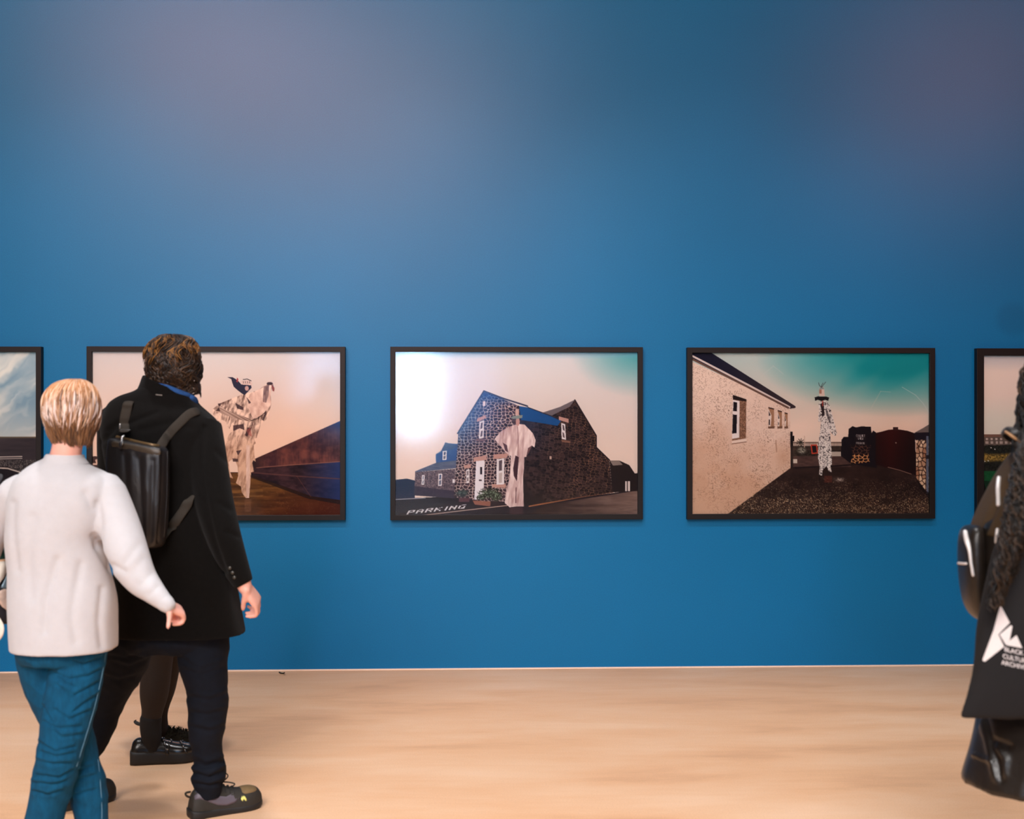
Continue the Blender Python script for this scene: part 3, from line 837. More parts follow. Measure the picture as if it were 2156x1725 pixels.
def glass_material():
    m = bpy.data.materials.new('picture_glazing'); m.use_nodes = True
    nt = m.node_tree
    for n in list(nt.nodes): nt.nodes.remove(n)
    out = nt.nodes.new('ShaderNodeOutputMaterial')
    tr = nt.nodes.new('ShaderNodeBsdfTransparent'); gl = nt.nodes.new('ShaderNodeBsdfGlossy')
    gl.inputs['Roughness'].default_value = 0.11
    fr = nt.nodes.new('ShaderNodeFresnel'); fr.inputs['IOR'].default_value = 1.45
    mx = nt.nodes.new('ShaderNodeMixShader')
    nt.links.new(fr.outputs[0], mx.inputs[0]); nt.links.new(tr.outputs[0], mx.inputs[1]); nt.links.new(gl.outputs[0], mx.inputs[2])
    nt.links.new(mx.outputs[0], out.inputs['Surface'])
    return m


glass_mat = glass_material()
PRINT_GAIN = np.array([.86, .97, 1.03])      # ink tone of the paper under the gallery lights


def framed_photo(x0, y0, x1, y1, border, image, label):
    depth = 0.042
    a, b = on_wall(x0, y0, depth), on_wall(x1, y1, depth)
    c, d = on_wall(x0, y1, depth), on_wall(x1, y0, depth)
    xl, xr = (a.x + c.x) / 2, (b.x + d.x) / 2
    zt, zb = (a.z + d.z) / 2, (b.z + c.z) / 2
    bw = border * (xr - xl) / (x1 - x0)
    root = empty('framed_photograph', ((xl + xr) / 2, 0, zb))
    tag(root, label, 'picture', 'framed photographs along the blue wall')
    f = MB()
    yf, yb = -depth, 0.0
    O = [(xl, zb), (xr, zb), (xr, zt), (xl, zt)]; I = [(xl + bw, zb + bw), (xr - bw, zb + bw), (xr - bw, zt - bw), (xl + bw, zt - bw)]
    vs = [Vector((p[0], yf, p[1])) for p in O] + [Vector((p[0], yf, p[1])) for p in I] + [Vector((p[0], yb, p[1])) for p in O] + [Vector((p[0], yb, p[1])) for p in I]
    fs = []
    for k in range(4):
        q = (k + 1) % 4
        fs += [(k, q, 4 + q, 4 + k), (8 + k, 12 + k, 12 + q, 8 + q), (k, 8 + k, 8 + q, q), (4 + k, 4 + q, 12 + q, 12 + k)]
    f.add((vs, fs))
    f.build('frame', frame_mat, root, smooth=False, bevel=0.0015)
    h, w = image.shape[:2]
    ox, oz = xl + bw - .002, zb + bw - .002
    sx, sz = (xr - xl - 2 * bw + .004), (zt - zb - 2 * bw + .004)
    gx = ox + np.linspace(0, 1, w) * sx; gz = oz + sz - np.linspace(0, 1, h) * sz
    GX, GZ = np.meshgrid(gx, gz)
    base = Vector(root['_base'])
    co = np.stack([GX - base.x, np.full(GX.shape, -0.020 - base.y), GZ - base.z], -1).reshape(-1, 3)
    idx = np.arange(h * w).reshape(h, w)
    fc = np.stack([idx[:-1, :-1], idx[1:, :-1], idx[1:, 1:], idx[:-1, 1:]], -1).reshape(-1, 4)
    # backing board behind the sheet, so that the print has its own thickness
    me = bpy.data.meshes.new('print')
    nb = len(co)
    back = np.array([[ox - base.x, -.004, oz - base.z], [ox + sx - base.x, -.004, oz - base.z], [ox + sx - base.x, -.004, oz + sz - base.z], [ox - base.x, -.004, oz + sz - base.z]])
    me.from_pydata(np.concatenate([co, back]).tolist(), [], fc.tolist() + [[nb, nb + 1, nb + 2, nb + 3]])
    ca = me.color_attributes.new('print_colour', 'FLOAT_COLOR', 'POINT')
    rgba = np.ones((nb + 4, 4), dtype=np.float32); rgba[:nb, :3] = (lin(image) * PRINT_GAIN).reshape(-1, 3)
    ca.data.foreach_set('color', rgba.ravel())
    me.materials.append(print_mat)
    p = bpy.data.objects.new('print', me); scene.collection.objects.link(p); p.parent = root
    MB().box(((xl + xr) / 2, -.0325, (zt + zb) / 2), xr - xl - 2 * bw + .003, .002, zt - zb - 2 * bw + .003).build('glazing', glass_mat, root, smooth=False)
    return root


framed_photo(-451, 729.5, 86.5, 1097.5, 11.5, paint_cloudscape(), 'black framed photograph of streaky clouds over a dark shore, cut by left edge of photo')
framed_photo(181.9, 729.8, 726.8, 1096.6, 11.0, paint_dancer(), 'black framed photograph of a ragged cream costumed dancer before a rusty sea wall')
framed_photo(821.5, 730.6, 1353.8, 1095.0, 10.8, paint_stone_house(), 'black framed photograph of a dark stone house with caped figure')
framed_photo(1447.0, 732.3, 1969.3, 1093.3, 11.0, paint_white_cottage(), 'black framed photograph of a white cottage and patterned figure under teal sky')
framed_photo(2057.0, 734.0, 2580.0, 1091.5, 15.0, paint_meadow(), 'black framed photograph of pink sky over hedge and lawn, partly behind long curly hair')
# ------------------------------------------------------------------ people: shared builders
from mathutils.bvhtree import BVHTree
rnd = random.Random(7)


def pix(p):
    v = Vector(p) - CAM
    d = v.dot(FWD)
    return W_PX / 2 + v.dot(RGT) / d * F, H_PX / 2 - v.z / d * F


def bvh_of(o):
    me = o.data; b = Vector(o['_base'])
    return BVHTree.FromPolygons([v.co + b for v in me.vertices], [tuple(p.vertices) for p in me.polygons])


def hit(bvhs, px, py, off=0.0):
    """First surface point seen at a place of the photograph, lifted a little towards the viewer."""
    d = (at(px, py, 1) - CAM).normalized()
    best = None
    for b in (bvhs if isinstance(bvhs, (list, tuple)) else [bvhs]):
        loc, nor, _, dist = b.ray_cast(CAM, d)
        if loc is not None and (best is None or dist < best[2]): best = (loc, nor, dist)
    if best is None: return None
    n = best[1]
    if n.dot(d) > 0: n = -n
    return best[0] + n * off


class Fig:
    def __init__(self, Z): self.Z = Z
    def P(self, x, y, dz=0.0): return at(x, y, self.Z + dz)
    def r(self, px): return px * self.Z / F
    def ring(self, y, cx, hw, hd, dz=0.0, e=2.2, yaw=0.0, slope=0.0):
        a = (RGT * math.cos(yaw) - FWD * math.sin(yaw)); b = (FWD * math.cos(yaw) + RGT * math.sin(yaw))
        h = self.r(hw)
        return (self.P(cx, y, dz), a * h + UP * (-slope * h), b * hd, e)
    def rings(self, rows, dz=0.0, k=1.0, e=2.2, yaw=0.0):
        """rows: (y, centre x, half width in photo pixels, half depth in metres[, slope])"""
        return [self.ring(q[0], q[1], q[2] * k, q[3] * k, dz, e, yaw, q[4] if len(q) > 4 else 0.0) for q in rows]
    def limb(self, rows, k=1.0):
        """rows: (x, y, dz, radius in photo pixels)"""
        return [self.P(q[0], q[1], q[2]) for q in rows], [self.r(q[3]) * k for q in rows]


def open_hem(rings, depth_m=0.07, th=0.90):
    """Folds the last ring back inside, so that a garment ends in an open hem."""
    c, a, b, e = rings[-1]
    return rings + [(c, a * .995, b * .995, e), (c + UP * .002, a * th, b * th, e), (c + UP * .004, a * th, b * th, e),
                    (c + UP * depth_m, a * th * .97, b * th * .97, e)]


def creases(lines, zmax=99.0, front_only=True):
    """Displacement made of pressed-in or raised fold lines: (points in photo pixels, depth in m, width in pixels)."""
    segs = []
    for pts, amp, w in lines:
        for p, q in zip(pts[:-1], pts[1:]): segs.append((p[0], p[1], q[0] - p[0], q[1] - p[1], amp, w))
    def f(p, n):
        if front_only and n.dot(FWD) > 0.2: return 0.0
        if (p - CAM).dot(FWD) > zmax: return 0.0
        x, y = pix(p); best = {}
        d = 0.0
        for x1, y1, dx, dy, amp, w in segs:
            if abs(x - x1 - dx / 2) > abs(dx) / 2 + 3 * w or abs(y - y1 - dy / 2) > abs(dy) / 2 + 3 * w: continue
            t = min(1, max(0, ((x - x1) * dx + (y - y1) * dy) / (dx * dx + dy * dy + 1e-9)))
            dd = ((x - x1 - t * dx) ** 2 + (y - y1 - t * dy) ** 2) / (w * w)
            v = -amp * math.exp(-dd)
            k = (amp, w)
            if k not in best or abs(v) > abs(best[k]): best[k] = v
        return sum(best.values())
    return f


def ripple(amp, fu, fv, seed=0.0, skew=0.0):
    """Soft irregular cloth folds: fu, fv are frequencies across and up."""
    def f(p, n):
        u = p.dot(RGT); w = p.dot(FWD); v = p.z
        q = mnoise.noise(Vector((u * fu + seed, w * fu, (v + skew * u) * fv)))
        q2 = mnoise.noise(Vector((u * fu * 2.1 + seed + 9, w * fu * 2.1, (v - skew * u) * fv * 2.1)))
        return amp * ((1 - 2 * abs(q)) * .75 - .3 + q2 * .4)
    return f


def add(*fs):
    return lambda p, n: sum(f(p, n) for f in fs)


def hand(mb, wrist, d, n, s, L=0.18, curl=(0.5, 0.7, 0.5), spread=0.05, thumb=(0.6, 0.6, -0.45), thumb_bend=0.5, back=.05):
    """Palm, four unequal bent fingers and a thumb. d: wrist to knuckles, n: back of hand, s: thumb side."""
    d = d.normalized(); n = (n - d * n.dot(d)).normalized(); s = (s - d * s.dot(d) - n * s.dot(n)).normalized()
    k = L / 0.18
    mb.add(loft([(wrist - d * back * k, s * .024 * k, n * .019 * k, 2.2), (wrist, s * .027 * k, n * .019 * k, 2.3), (wrist + d * .03 * k, s * .034 * k, n * .0175 * k, 2.5),
                 (wrist + d * .065 * k, s * .040 * k, n * .015 * k, 2.6), (wrist + d * .088 * k, s * .040 * k, n * .0125 * k, 2.6)], n=24, sub=4))
    bases = [(.030, .090, .072, .0088), (.0105, .094, .079, .0092), (-.0095, .090, .073, .0086), (-.0285, .082, .057, .0075)]
    for i, (so, do, ln, r) in enumerate(bases):
        p = wrist + s * so * k + d * do * k
        ang = 0.0
        pts, rad = [p - d * .012 * k], [r * 1.08 * k]
        for j, fr in enumerate((.45, .31, .24)):
            ang += curl[j] * (1 + .10 * i)
            dr = d * math.cos(ang) - n * math.sin(ang) + s * (spread * (1.5 - i) / 1.5)
            if j == 0: pts.append(p + dr * .006 * k); rad.append(r * 1.06 * k)
            p = p + dr.normalized() * ln * fr * k
            pts.append(p); rad.append(r * (1.0, .93, .80)[j] * k)
        mb.add(tube(pts, rad, n=12, sub=4))
    p = wrist + s * .024 * k + d * .018 * k
    t = (s * thumb[0] + d * thumb[1] + n * thumb[2]).normalized()
    t2 = (t + d * thumb_bend - s * thumb_bend * .5).normalized()
    mb.add(tube([p - t * .01 * k, p + t * .022 * k, p + t * .044 * k, p + t * .044 * k + t2 * .018 * k, p + t * .044 * k + t2 * .034 * k],
                [.0145 * k, .0125 * k, .0105 * k, .0102 * k, .0082 * k], n=12, sub=3))


def head(mb, c, fwd, w, h, dep):
    """Skull, jaw, nose, brow, lips and ears (w, h, dep are half sizes)."""
    fwd = fwd.normalized(); r = fwd.cross(UP).normalized(); u = r.cross(fwd)
    mb.add(ball(c + u * h * .22 - fwd * dep * .06, r * w, fwd * dep * .98, u * h * .78, 28, 20))
    mb.add(ball(c - u * h * .38 + fwd * dep * .14, r * w * .76, fwd * dep * .72, u * h * .58, 24, 16))
    mb.add(ball(c - u * h * .84 + fwd * dep * .58, r * w * .34, fwd * dep * .24, u * h * .15, 14, 10))
    mb.add(tube([c + u * h * .12 + fwd * dep * .86, c - u * h * .08 + fwd * dep * .99, c - u * h * .22 + fwd * dep * 1.08], [w * .10, w * .13, w * .18], n=10))
    for sd in (-1, 1):
        mb.add(ball(c - u * h * .24 + fwd * dep * .97 + r * w * .15 * sd, r * w * .11, fwd * dep * .10, u * h * .06, 10, 8))
        mb.add(tube([c + u * h * .2 + fwd * dep * .86 + r * w * .14 * sd, c + u * h * .22 + fwd * dep * .8 + r * w * .55 * sd], [w * .10, w * .09], n=8))
        mb.add(ball(c - u * h * .04 - fwd * dep * .06 + r * w * 1.03 * sd, r * w * .12, fwd * dep * .22, u * h * .24, 14, 12))
    mb.add(tube([c - u * h * .46 + fwd * dep * .80 - r * w * .3, c - u * h * .45 + fwd * dep * .90, c - u * h * .46 + fwd * dep * .80 + r * w * .3], [w * .05, w * .1, w * .05], n=8))
    return r, u


def eyes(parent, c, fwd, w, h, dep):
    fwd = fwd.normalized(); r = fwd.cross(UP).normalized(); u = r.cross(fwd)
    for sd in (-1, 1):
        MB().add(ball(c + u * h * .06 + fwd * dep * .82 + r * w * .40 * sd, r * w * .16, fwd * dep * .13, u * h * .075, 12, 10)).build('eye', eye_mat, parent)


class HairShell:
    """Closed hair mass given by rows (y, centre x, half width px, half depth m); locks are laid over its surface."""
    def __init__(self, fig, rows, face, dz=0.0, fringe=0.42, gap=0.95, e=2.15):
        self.fig = fig; self.face = face.normalized(); self.fringe, self.gap = fringe, gap
        R = fig.rings(rows, dz, e=e)
        sub = 6
        self.C = spline([r[0] for r in R], sub); self.A = spline([r[1] for r in R], sub); self.B = spline([r[2] for r in R], sub)
        self.e = e
    def S(self, th, t, off=0.0):
        x = max(0.0, min(.9999, t)) * (len(self.C) - 1); i = int(x); f = x - i
        c = self.C[i].lerp(self.C[i + 1], f); a = self.A[i].lerp(self.A[i + 1], f); b = self.B[i].lerp(self.B[i + 1], f)
        ct, st = math.cos(th), math.sin(th); q = 2 / self.e
        v = a * math.copysign(abs(ct) ** q, ct) + b * math.copysign(abs(st) ** q, st)
        return c + v * (1 + off / max(v.length, 1e-4))
    def open_face(self, th, t):
        v = (RGT * math.cos(th) + FWD * math.sin(th)).dot(self.face)
        return v > self.gap * .62 and t > self.fringe
    def base(self, mb, color, inset=.006, n=48, noise_amp=.004, noise_f=28):
        m = len(self.C)
        vs, fs = [], []
        for i in range(m):
            t = i / (m - 1)
            for k in range(n):
                th = 2 * math.pi * k / n
                v = (RGT * math.cos(th) + FWD * math.sin(th)).dot(self.face)
                o = -inset + noise_amp * mnoise.noise(self.S(th, t) * noise_f)
                if t > self.fringe - .05:
                    s = min(1, max(0, (v - self.gap * .45) / .25)) * min(1, max(0, (t - self.fringe + .05) / .1)); o -= .045 * s
                vs.append(self.S(th, t, o))
        for i in range(m - 1):
            for k in range(n):
                fs.append((i * n + k, i * n + (k + 1) % n, (i + 1) * n + (k + 1) % n, (i + 1) * n + k))
        vs += [self.C[0], self.C[-1]]
        for k in range(n):
            fs.append((len(vs) - 2, (k + 1) % n, k)); fs.append((len(vs) - 1, (m - 1) * n + k, (m - 1) * n + (k + 1) % n))
        mb.add((vs, fs), color)


def shoe(parent, heel, fwd, L, wid, pitch, roll_up, mats, kind='sneaker', name='sneaker', thick=.028, k=1.0):
    """heel: rearmost ground point; fwd: direction of the toe; pitch lifts the heel (or the toe when negative)."""
    f = Vector((fwd.x, fwd.y, 0)).normalized(); s = f.cross(UP)
    fx = f * math.cos(pitch) - UP * math.sin(pitch) * 1.0; uz = UP * math.cos(pitch) + f * math.sin(pitch)
    def T(x, y, z): return heel + fx * x + s * y + uz * z
    W = [(0.0, .62), (.03, .80), (.12, .92), (.30, .90), (.50, .92), (.68, 1.06), (.82, 1.02), (.93, .78), (.985, .45)]
    so = MB()
    rg = []
    for t, w in W:
        spring = max(0, t - .72) ** 2 * .42
        heel_up = max(0, .10 - t) * .12
        z0 = spring * L * (.9 if kind == 'sneaker' else .35) + heel_up * (1 if kind == 'sneaker' else 0) * L * .6
        th = thick * (1.12 - .35 * t) if kind == 'sneaker' else thick * (1.06 - .22 * t)
        rg.append((T(t * L, 0, z0 + th / 2), s * wid * w * 1.04, uz * th / 2, 5))
    so.add(loft(rg, n=36, sub=4))
    up = MB()
    H = {'sneaker': [(0.012, .30), (.04, .66), (.12, .84), (.25, .92), (.36, .90), (.47, .74), (.58, .63), (.70, .57), (.82, .56), (.92, .46), (.975, .24)],
         'platform': [(0.012, .30), (.04, .56), (.12, .72), (.25, .70), (.36, .66), (.47, .62), (.58, .52), (.70, .44), (.82, .38), (.92, .28), (.975, .12)]}[kind]
    ur = []
    for t, hh in H:
        w = np.interp(t, [q[0] for q in W], [q[1] for q in W])
        spring = max(0, t - .72) ** 2 * .42 * (.9 if kind == 'sneaker' else .35) * L
        ur.append((T(t * L, 0, thick * .8 + spring), s * wid * w * (.98 if t < .5 else 1.0) * (1 - .18 * max(0, .45 - t)), uz * hh * .105 * k, 2.3 if t > .5 else 2.0))
    up.add(loft(ur, n=36, sub=4))
    u = up.build(name, mats[0], parent, base=parent['_base'])
    so.build('sole', mats[1], u)
    CC = spline([r[0] for r in ur], 4); AA = spline([r[1] for r in ur], 4); BB = spline([r[2] for r in ur], 4)
    def S(t, ph, off=0.0):
        xs = [0.012 + 0] ; n = len(CC) - 1
        lo, hi = H[0][0], H[-1][0]
        # t along the length -> ring index
        ks = [q[0] for q in H]; x = np.interp(t, ks, range(len(ks))) * 4; i = min(int(x), n - 1); fr = x - i
        c = CC[i].lerp(CC[i + 1], fr); a = AA[i].lerp(AA[i + 1], fr); b = BB[i].lerp(BB[i + 1], fr)
        v = a * math.cos(ph) + b * math.sin(ph)
        return c + v * (1 + off / v.length)
    return u, S, T, s, uz


# materials for people
skin_mat = mat('fair_skin', col(232, 170, 152), rough=.5, spec=.35, var=.06, scale=60, bump=.1, bump_scale=300)
skin_mat.node_tree.nodes['Principled BSDF'].inputs['Subsurface Weight'].default_value = .12
skin_mat.node_tree.nodes['Principled BSDF'].inputs['Subsurface Radius'].default_value = (.01, .004, .002)
tan_skin = mat('brown_skin', col(150, 102, 78), rough=.5, spec=.35, var=.06, scale=60)
eye_mat = mat('eye_white', col(225, 220, 214), rough=.2)
knit_mat = mat('white_knit', col(198, 193, 195), rough=.92, spec=.15, var=.03, scale=40, bump=.35, bump_scale=420, sheen=.25)
denim_mat = mat('blue_denim', col(7, 72, 104), rough=.85, spec=.2, var=.30, scale=70, stretch=(1, 1, .35), bump=.5, bump_scale=500)
navy_mat = mat('navy_cotton', col(13, 17, 27), rough=.85, spec=.2, var=.25, scale=50, bump=.3, bump_scale=400)
coat_mat = mat('black_wool', col(14, 12, 11), rough=.95, spec=.10, var=.25, scale=80, bump=.4, bump_scale=500, sheen=.04)
leather_mat = mat('black_leather', col(33, 29, 29), rough=.38, spec=.5, var=.2, scale=25, stretch=(2.5, 2.5, .5), bump=.25, bump_scale=160)
strap_mat = mat('dark_webbing', col(50, 44, 38), rough=.8, spec=.2, var=.12, scale=150)
steel_mat = mat('bright_steel', col(214, 210, 206), rough=.28, metal=.9)
hair_mat = mat('hair', (1, 1, 1, 1), rough=.42, spec=.45, attr='tint')
rubber_mat = mat('black_rubber', col(26, 23, 23), rough=.6, var=.1, scale=60)
shoe_mat = mat('black_suede', col(40, 34, 28), rough=.7, var=.2, scale=60, bump=.2, bump_scale=300)
gloss_mat = mat('glossy_black_leather', col(30, 25, 20), rough=.22, spec=.6, var=.15, scale=40)
tights_mat = mat('dark_brown_tights', col(38, 26, 20), rough=.8, var=.12, scale=90)
thread_mat = mat('pale_thread', col(84, 126, 150), rough=.8, var=.2, scale=200)


# ------------------------------------------------------------------ woman in the white jumper
w = Fig(4.06)
wb = w.P(150, 1842 - 2)
wb = Vector((wb.x, wb.y, 0.0))
TORSO = [(961, 136, 36, .057, .04), (969, 136, 43, .064, .06), (979, 134, 59, .075, .06), (993, 137, 84, .09, .04), (1015, 137, 104, .11, .03), (1055, 133, 112, .125), (1100, 124, 106, .13), (1140, 116, 99, .13), (1200, 125, 103, .125),
         (1260, 132, 110, .135), (1320, 134, 109, .14), (1352, 135, 108, .14), (1366, 135, 107.5, .14)]
RARM = [(222, 1038, .0, 44), (247, 1105, -.03, 46), (270, 1172, -.07, 43), (295, 1218, -.09, 34), (322, 1246, -.11, 24.5), (340, 1263, -.12, 19), (350, 1272, -.125, 16.5)]
LARM = [(40, 1040, .02, 42), (5, 1080, .05, 40), (-22, 1130, .06, 36), (-34, 1190, .10, 30), (-30, 1240, .2, 24), (-12, 1268, .3, 18)]
RLEG = [(165, 1330, 0, 58), (165, 1380, 0, 58), (157, 1440, -.01, 55), (145, 1495, -.02, 53), (131, 1563, -.03, 48.5), (118, 1622, -.02, 45), (109, 1662, 0, 43), (94, 1720, .0, 39), (82, 1775, .0, 37), (76, 1806, .0, 37)]
LLEG = [(92, 1330, .02, 54), (90, 1375, .03, 55), (103, 1430, .05, 54), (128, 1500, .07, 50), (150, 1555, .08, 47), (166, 1603, .09, 42), (181, 1650, .10, 42), (190, 1700, .11, 37), (196, 1755, .12, 35), (198, 1785, .12, 35)]

body = MB()
hc = w.P(150, 876, .0)
wf = (FWD * .95 - RGT * .15).normalized()
head(body, hc, wf, .070, .106, .088)
body.add(tube([w.P(148, 905, .0), w.P(141, 945, -.01), w.P(136, 975, -.005), w.P(134, 1000, 0)], [.050, .048, .055, .075], n=20))
body.add(loft(w.rings(TORSO[2:], k=.84), n=36))
for rows in (RARM, LARM):
    body.add(tube(*w.limb(rows[:-1], .70), n=16)); 
body.add(tube([w.P(340, 1263, -.12), w.P(350, 1273, -.122)], [.024, .021], n=14))
body.add(tube(*w.limb(RLEG, .72), n=18)); body.add(tube(*w.limb(LLEG, .72), n=18))
hand(body, w.P(346, 1272, -.122), RGT * .58 - UP * .42 + FWD * .62, RGT * .55 + UP * .80 - FWD * .1, -RGT * .6 - FWD * .7, .146,
     curl=(1.25, 1.2, .35), thumb=(.70, .12, -.55), thumb_bend=-.15, back=.0)
hand(body, w.P(-10, 1268, .3), RGT * .3 - UP * .7 + FWD * .5, RGT * -.8, FWD * .8 + UP * .2, .160, curl=(.7, 1.0, .6), back=.0)
for hx, hy, dz in ((74, 1822, .0), (203, 1798, .10)):
    body.add(tube([w.P(hx, hy - 30, dz), w.P(hx + 12, hy - 6, dz + .01), w.P(hx + 70, hy + 3, dz + .015)], [.028, .020, .016], n=12))
woman = body.build('person', skin_mat, None, base=wb, remesh=.0055, relax=4)
tag(woman, 'person with short blond hair in a white jumper and blue jeans, walking', 'person')
eyes(woman, hc, wf, .070, .106, .088)

jm = MB()
jm.add(loft(open_hem(w.rings(TORSO, e=2.3), .09, .86), n=64, sub=6))
c_, a_, b_, e_ = w.ring(950, 136, 33, .056, 0, 2.2, 0, .12)
jm.add(tube(*w.limb(RARM, 1.0), n=28, sub=6)); jm.add(tube(*w.limb(LARM, 1.0), n=28, sub=6))
jc = creases([([(206, 1060), (212, 1105), (206, 1150)], .008, 8), ([(196, 1130), (212, 1165), (232, 1200)], .007, 7), ([(238, 1190), (262, 1204)], .006, 6),
              ([(120, 1180), (98, 1260), (92, 1330)], .007, 9), ([(70, 1090), (60, 1180), (66, 1260)], .005, 10), ([(170, 1190), (150, 1290), (160, 1350)], .006, 10),
              ([(215, 1240), (208, 1310), (214, 1360)], .006, 8), ([(28, 1060), (26, 1120), (36, 1200)], .006, 8), ([(290, 1150), (262, 1186)], .003, 9), ([(318, 1210), (296, 1232)], .003, 8),
              ([(332, 1236), (314, 1254)], .003, 6), ([(300, 1180), (276, 1206)], .002, 9), ([(180, 1040), (194, 1070)], .006, 9)], 4.09)
jumper = jm.build('jumper', knit_mat, woman, remesh=.005, relax=8, disp=add(jc, ripple(.0030, 6, 2.5, 3.1)))
cm = MB(); rc = [w.ring(y, cx, hw, hd, 0, 2.2, 0, .03) for y, cx, hw, hd in ((976, 136, 50, .071), (965, 136, 41, .062), (958, 137, 37.5, .059), (958, 137, 35, .056), (966, 136, 35, .056))]
cm.add(loft(rc, n=48, sub=4)).build('collar', knit_mat, jumper)
cu = [(346, 1268.5, -.123, 18), (352, 1274, -.126, 17)]
MB().add(tube(*w.limb(cu), n=24)).build('cuff', knit_mat, jumper)

def tr(x, y): return (20 + x / 4.725, 1360 + y / 4.725)
JC = [[(540, 130), (740, 190), (900, 120)], [(450, 270), (600, 335), (780, 300), (900, 235)], [(480, 320), (640, 410)], [(470, 390), (640, 500), (880, 360)], [(520, 440), (620, 530)],
      [(460, 640), (600, 735), (800, 640)], [(350, 760), (480, 825), (700, 800)], [(430, 840), (520, 910), (720, 880)], [(300, 965), (460, 1055), (640, 1010)], [(320, 1060), (450, 1100), (640, 1070)],
      [(280, 1140), (420, 1180), (600, 1170)], [(270, 1290), (500, 1315), (640, 1240)], [(240, 1360), (420, 1385), (560, 1350)], [(880, 480), (760, 560), (640, 660)], [(340, 600), (420, 760)], [(240, 1450), (380, 1480), (520, 1440)],
      [(700, 1240), (820, 1200)], [(690, 1330), (840, 1290)], [(660, 1480), (850, 1440)]]
jl = creases([([tr(*p) for p in q], .0055, 3.6) for q in JC] + [([(p[0], p[1] - 6) for p in map(lambda z: tr(*z), q)], -.004, 3.6) for q in JC])
jn = MB()
jn.add(loft(w.rings([(1300, 132, 92, .115), (1340, 131, 95, .118), (1375, 130, 92, .115), (1395, 129, 80, .10)], e=2.3), n=48))
jn.add(tube(*w.limb(RLEG), n=30, sub=6, round_ends=False)); jn.add(tube(*w.limb(LLEG), n=30, sub=6, round_ends=False))
jeans = jn.build('jeans', denim_mat, woman, remesh=.0055, relax=5, disp=add(jl, ripple(.005, 9, 12, 1.7, .5)))
jb = bvh_of(jeans)
for pts in ([(222, 1376), (216, 1412), (208, 1450), (199, 1488), (188, 1525), (176, 1565), (161, 1614)], [(198, 1520), (204, 1560), (206, 1600), (211, 1650), (214, 1700), (214, 1724)]):
    q = [hit(jb, x, y, .001) for x, y in pts]
    q = [p for p in q if p is not None]
    if len(q) > 2: MB().add(tube(q, .0015, n=6)).build('seam', thread_mat, jeans)
wshoe = mat('white_canvas', col(215, 210, 204), rough=.7, var=.05)
for hx, hy, dz, ang in ((66, 1838, 0, 4), (186, 1818, .10, 0)):
    g = w.P(hx, hy, dz); g.z = 0
    fw = RGT * math.cos(math.radians(ang)) + FWD * math.sin(math.radians(ang + 6))
    shoe(woman, g, fw, .25, .044, 0, 0, (wshoe, rubber_mat), name='shoe')

# blond cropped hair, laid lock by lock
WH = [(799, 158, 5, .01), (801.5, 157, 17, .03), (807, 154, 30, .055), (818, 152, 42, .078), (836, 151, 50.5, .095), (857, 151, 53.5, .10), (878, 151, 53.5, .10), (897, 151, 50.5, .09), (914, 150, 45.5, .074), (929, 151, 40, .06), (938, 152, 36, .05)]
sh = HairShell(w, WH, wf, dz=.0, fringe=.45)
hm = MB()
TONES = [col(232, 198, 178), col(236, 210, 198), col(216, 190, 180), col(196, 156, 126), col(170, 122, 88), col(240, 220, 212), col(188, 146, 116)]
DARK = [col(112, 78, 54), col(132, 92, 60), col(94, 68, 52), col(150, 108, 76)]
sh.base(hm, col(150, 106, 80), inset=.006)
for layer, count in ((0, 520), (1, 1250)):
    for i in range(count):
        th = rnd.uniform(0, 2 * math.pi)
        if layer == 0: t0 = rnd.uniform(.46, .84); ln = rnd.uniform(.16, .26); lift = rnd.uniform(-.004, .000); c = rnd.choice(DARK); wd = rnd.uniform(.0018, .0032)
        else:
            t0 = rnd.random() ** 1.2 * .50; ln = min(rnd.uniform(.22, .36), rnd.uniform(.60, .80) - t0); lift = rnd.uniform(-.002, .0035); wd = rnd.uniform(.0020, .0036)
            c = rnd.choice(TONES) if rnd.random() < .80 else rnd.choice(DARK)
            if t0 < .24: c = rnd.choice((col(206, 148, 104), col(186, 126, 78), col(232, 190, 160)))
        if sh.open_face(th, t0 + ln * .6): continue
        # hair falls from the crown and swings towards the nape
        side_ = math.cos(th)
        drift = rnd.uniform(-.16, .16) + (-.22 * side_ if layer == 1 else 0)
        flick = rnd.uniform(-.002, .006) if rnd.random() < .35 else rnd.uniform(-.002, .001)
        pts = []
        for k in range(7):
            f = k / 6
            p = sh.S(th + drift * f * f, min(.999, t0 + ln * f), lift + .0025 * math.sin(f * 2.8) + flick * f * f)
            if t0 + ln * f > .999: p = p - UP * rnd.uniform(.0, .010) * (t0 + ln * f - .9)
            pts.append(p)
        if layer == 0: pts.append(pts[-1] - UP * rnd.uniform(.004, .016) + (pts[-1] - hc) * -.04)
        hm.add(tube(pts, [wd * .6] + [wd] * (len(pts) - 4) + [wd * .85, wd * .55, wd * .15], n=6, sub=2, flat=.55), c)
hm.build('hair', hair_mat, woman, colors=True)

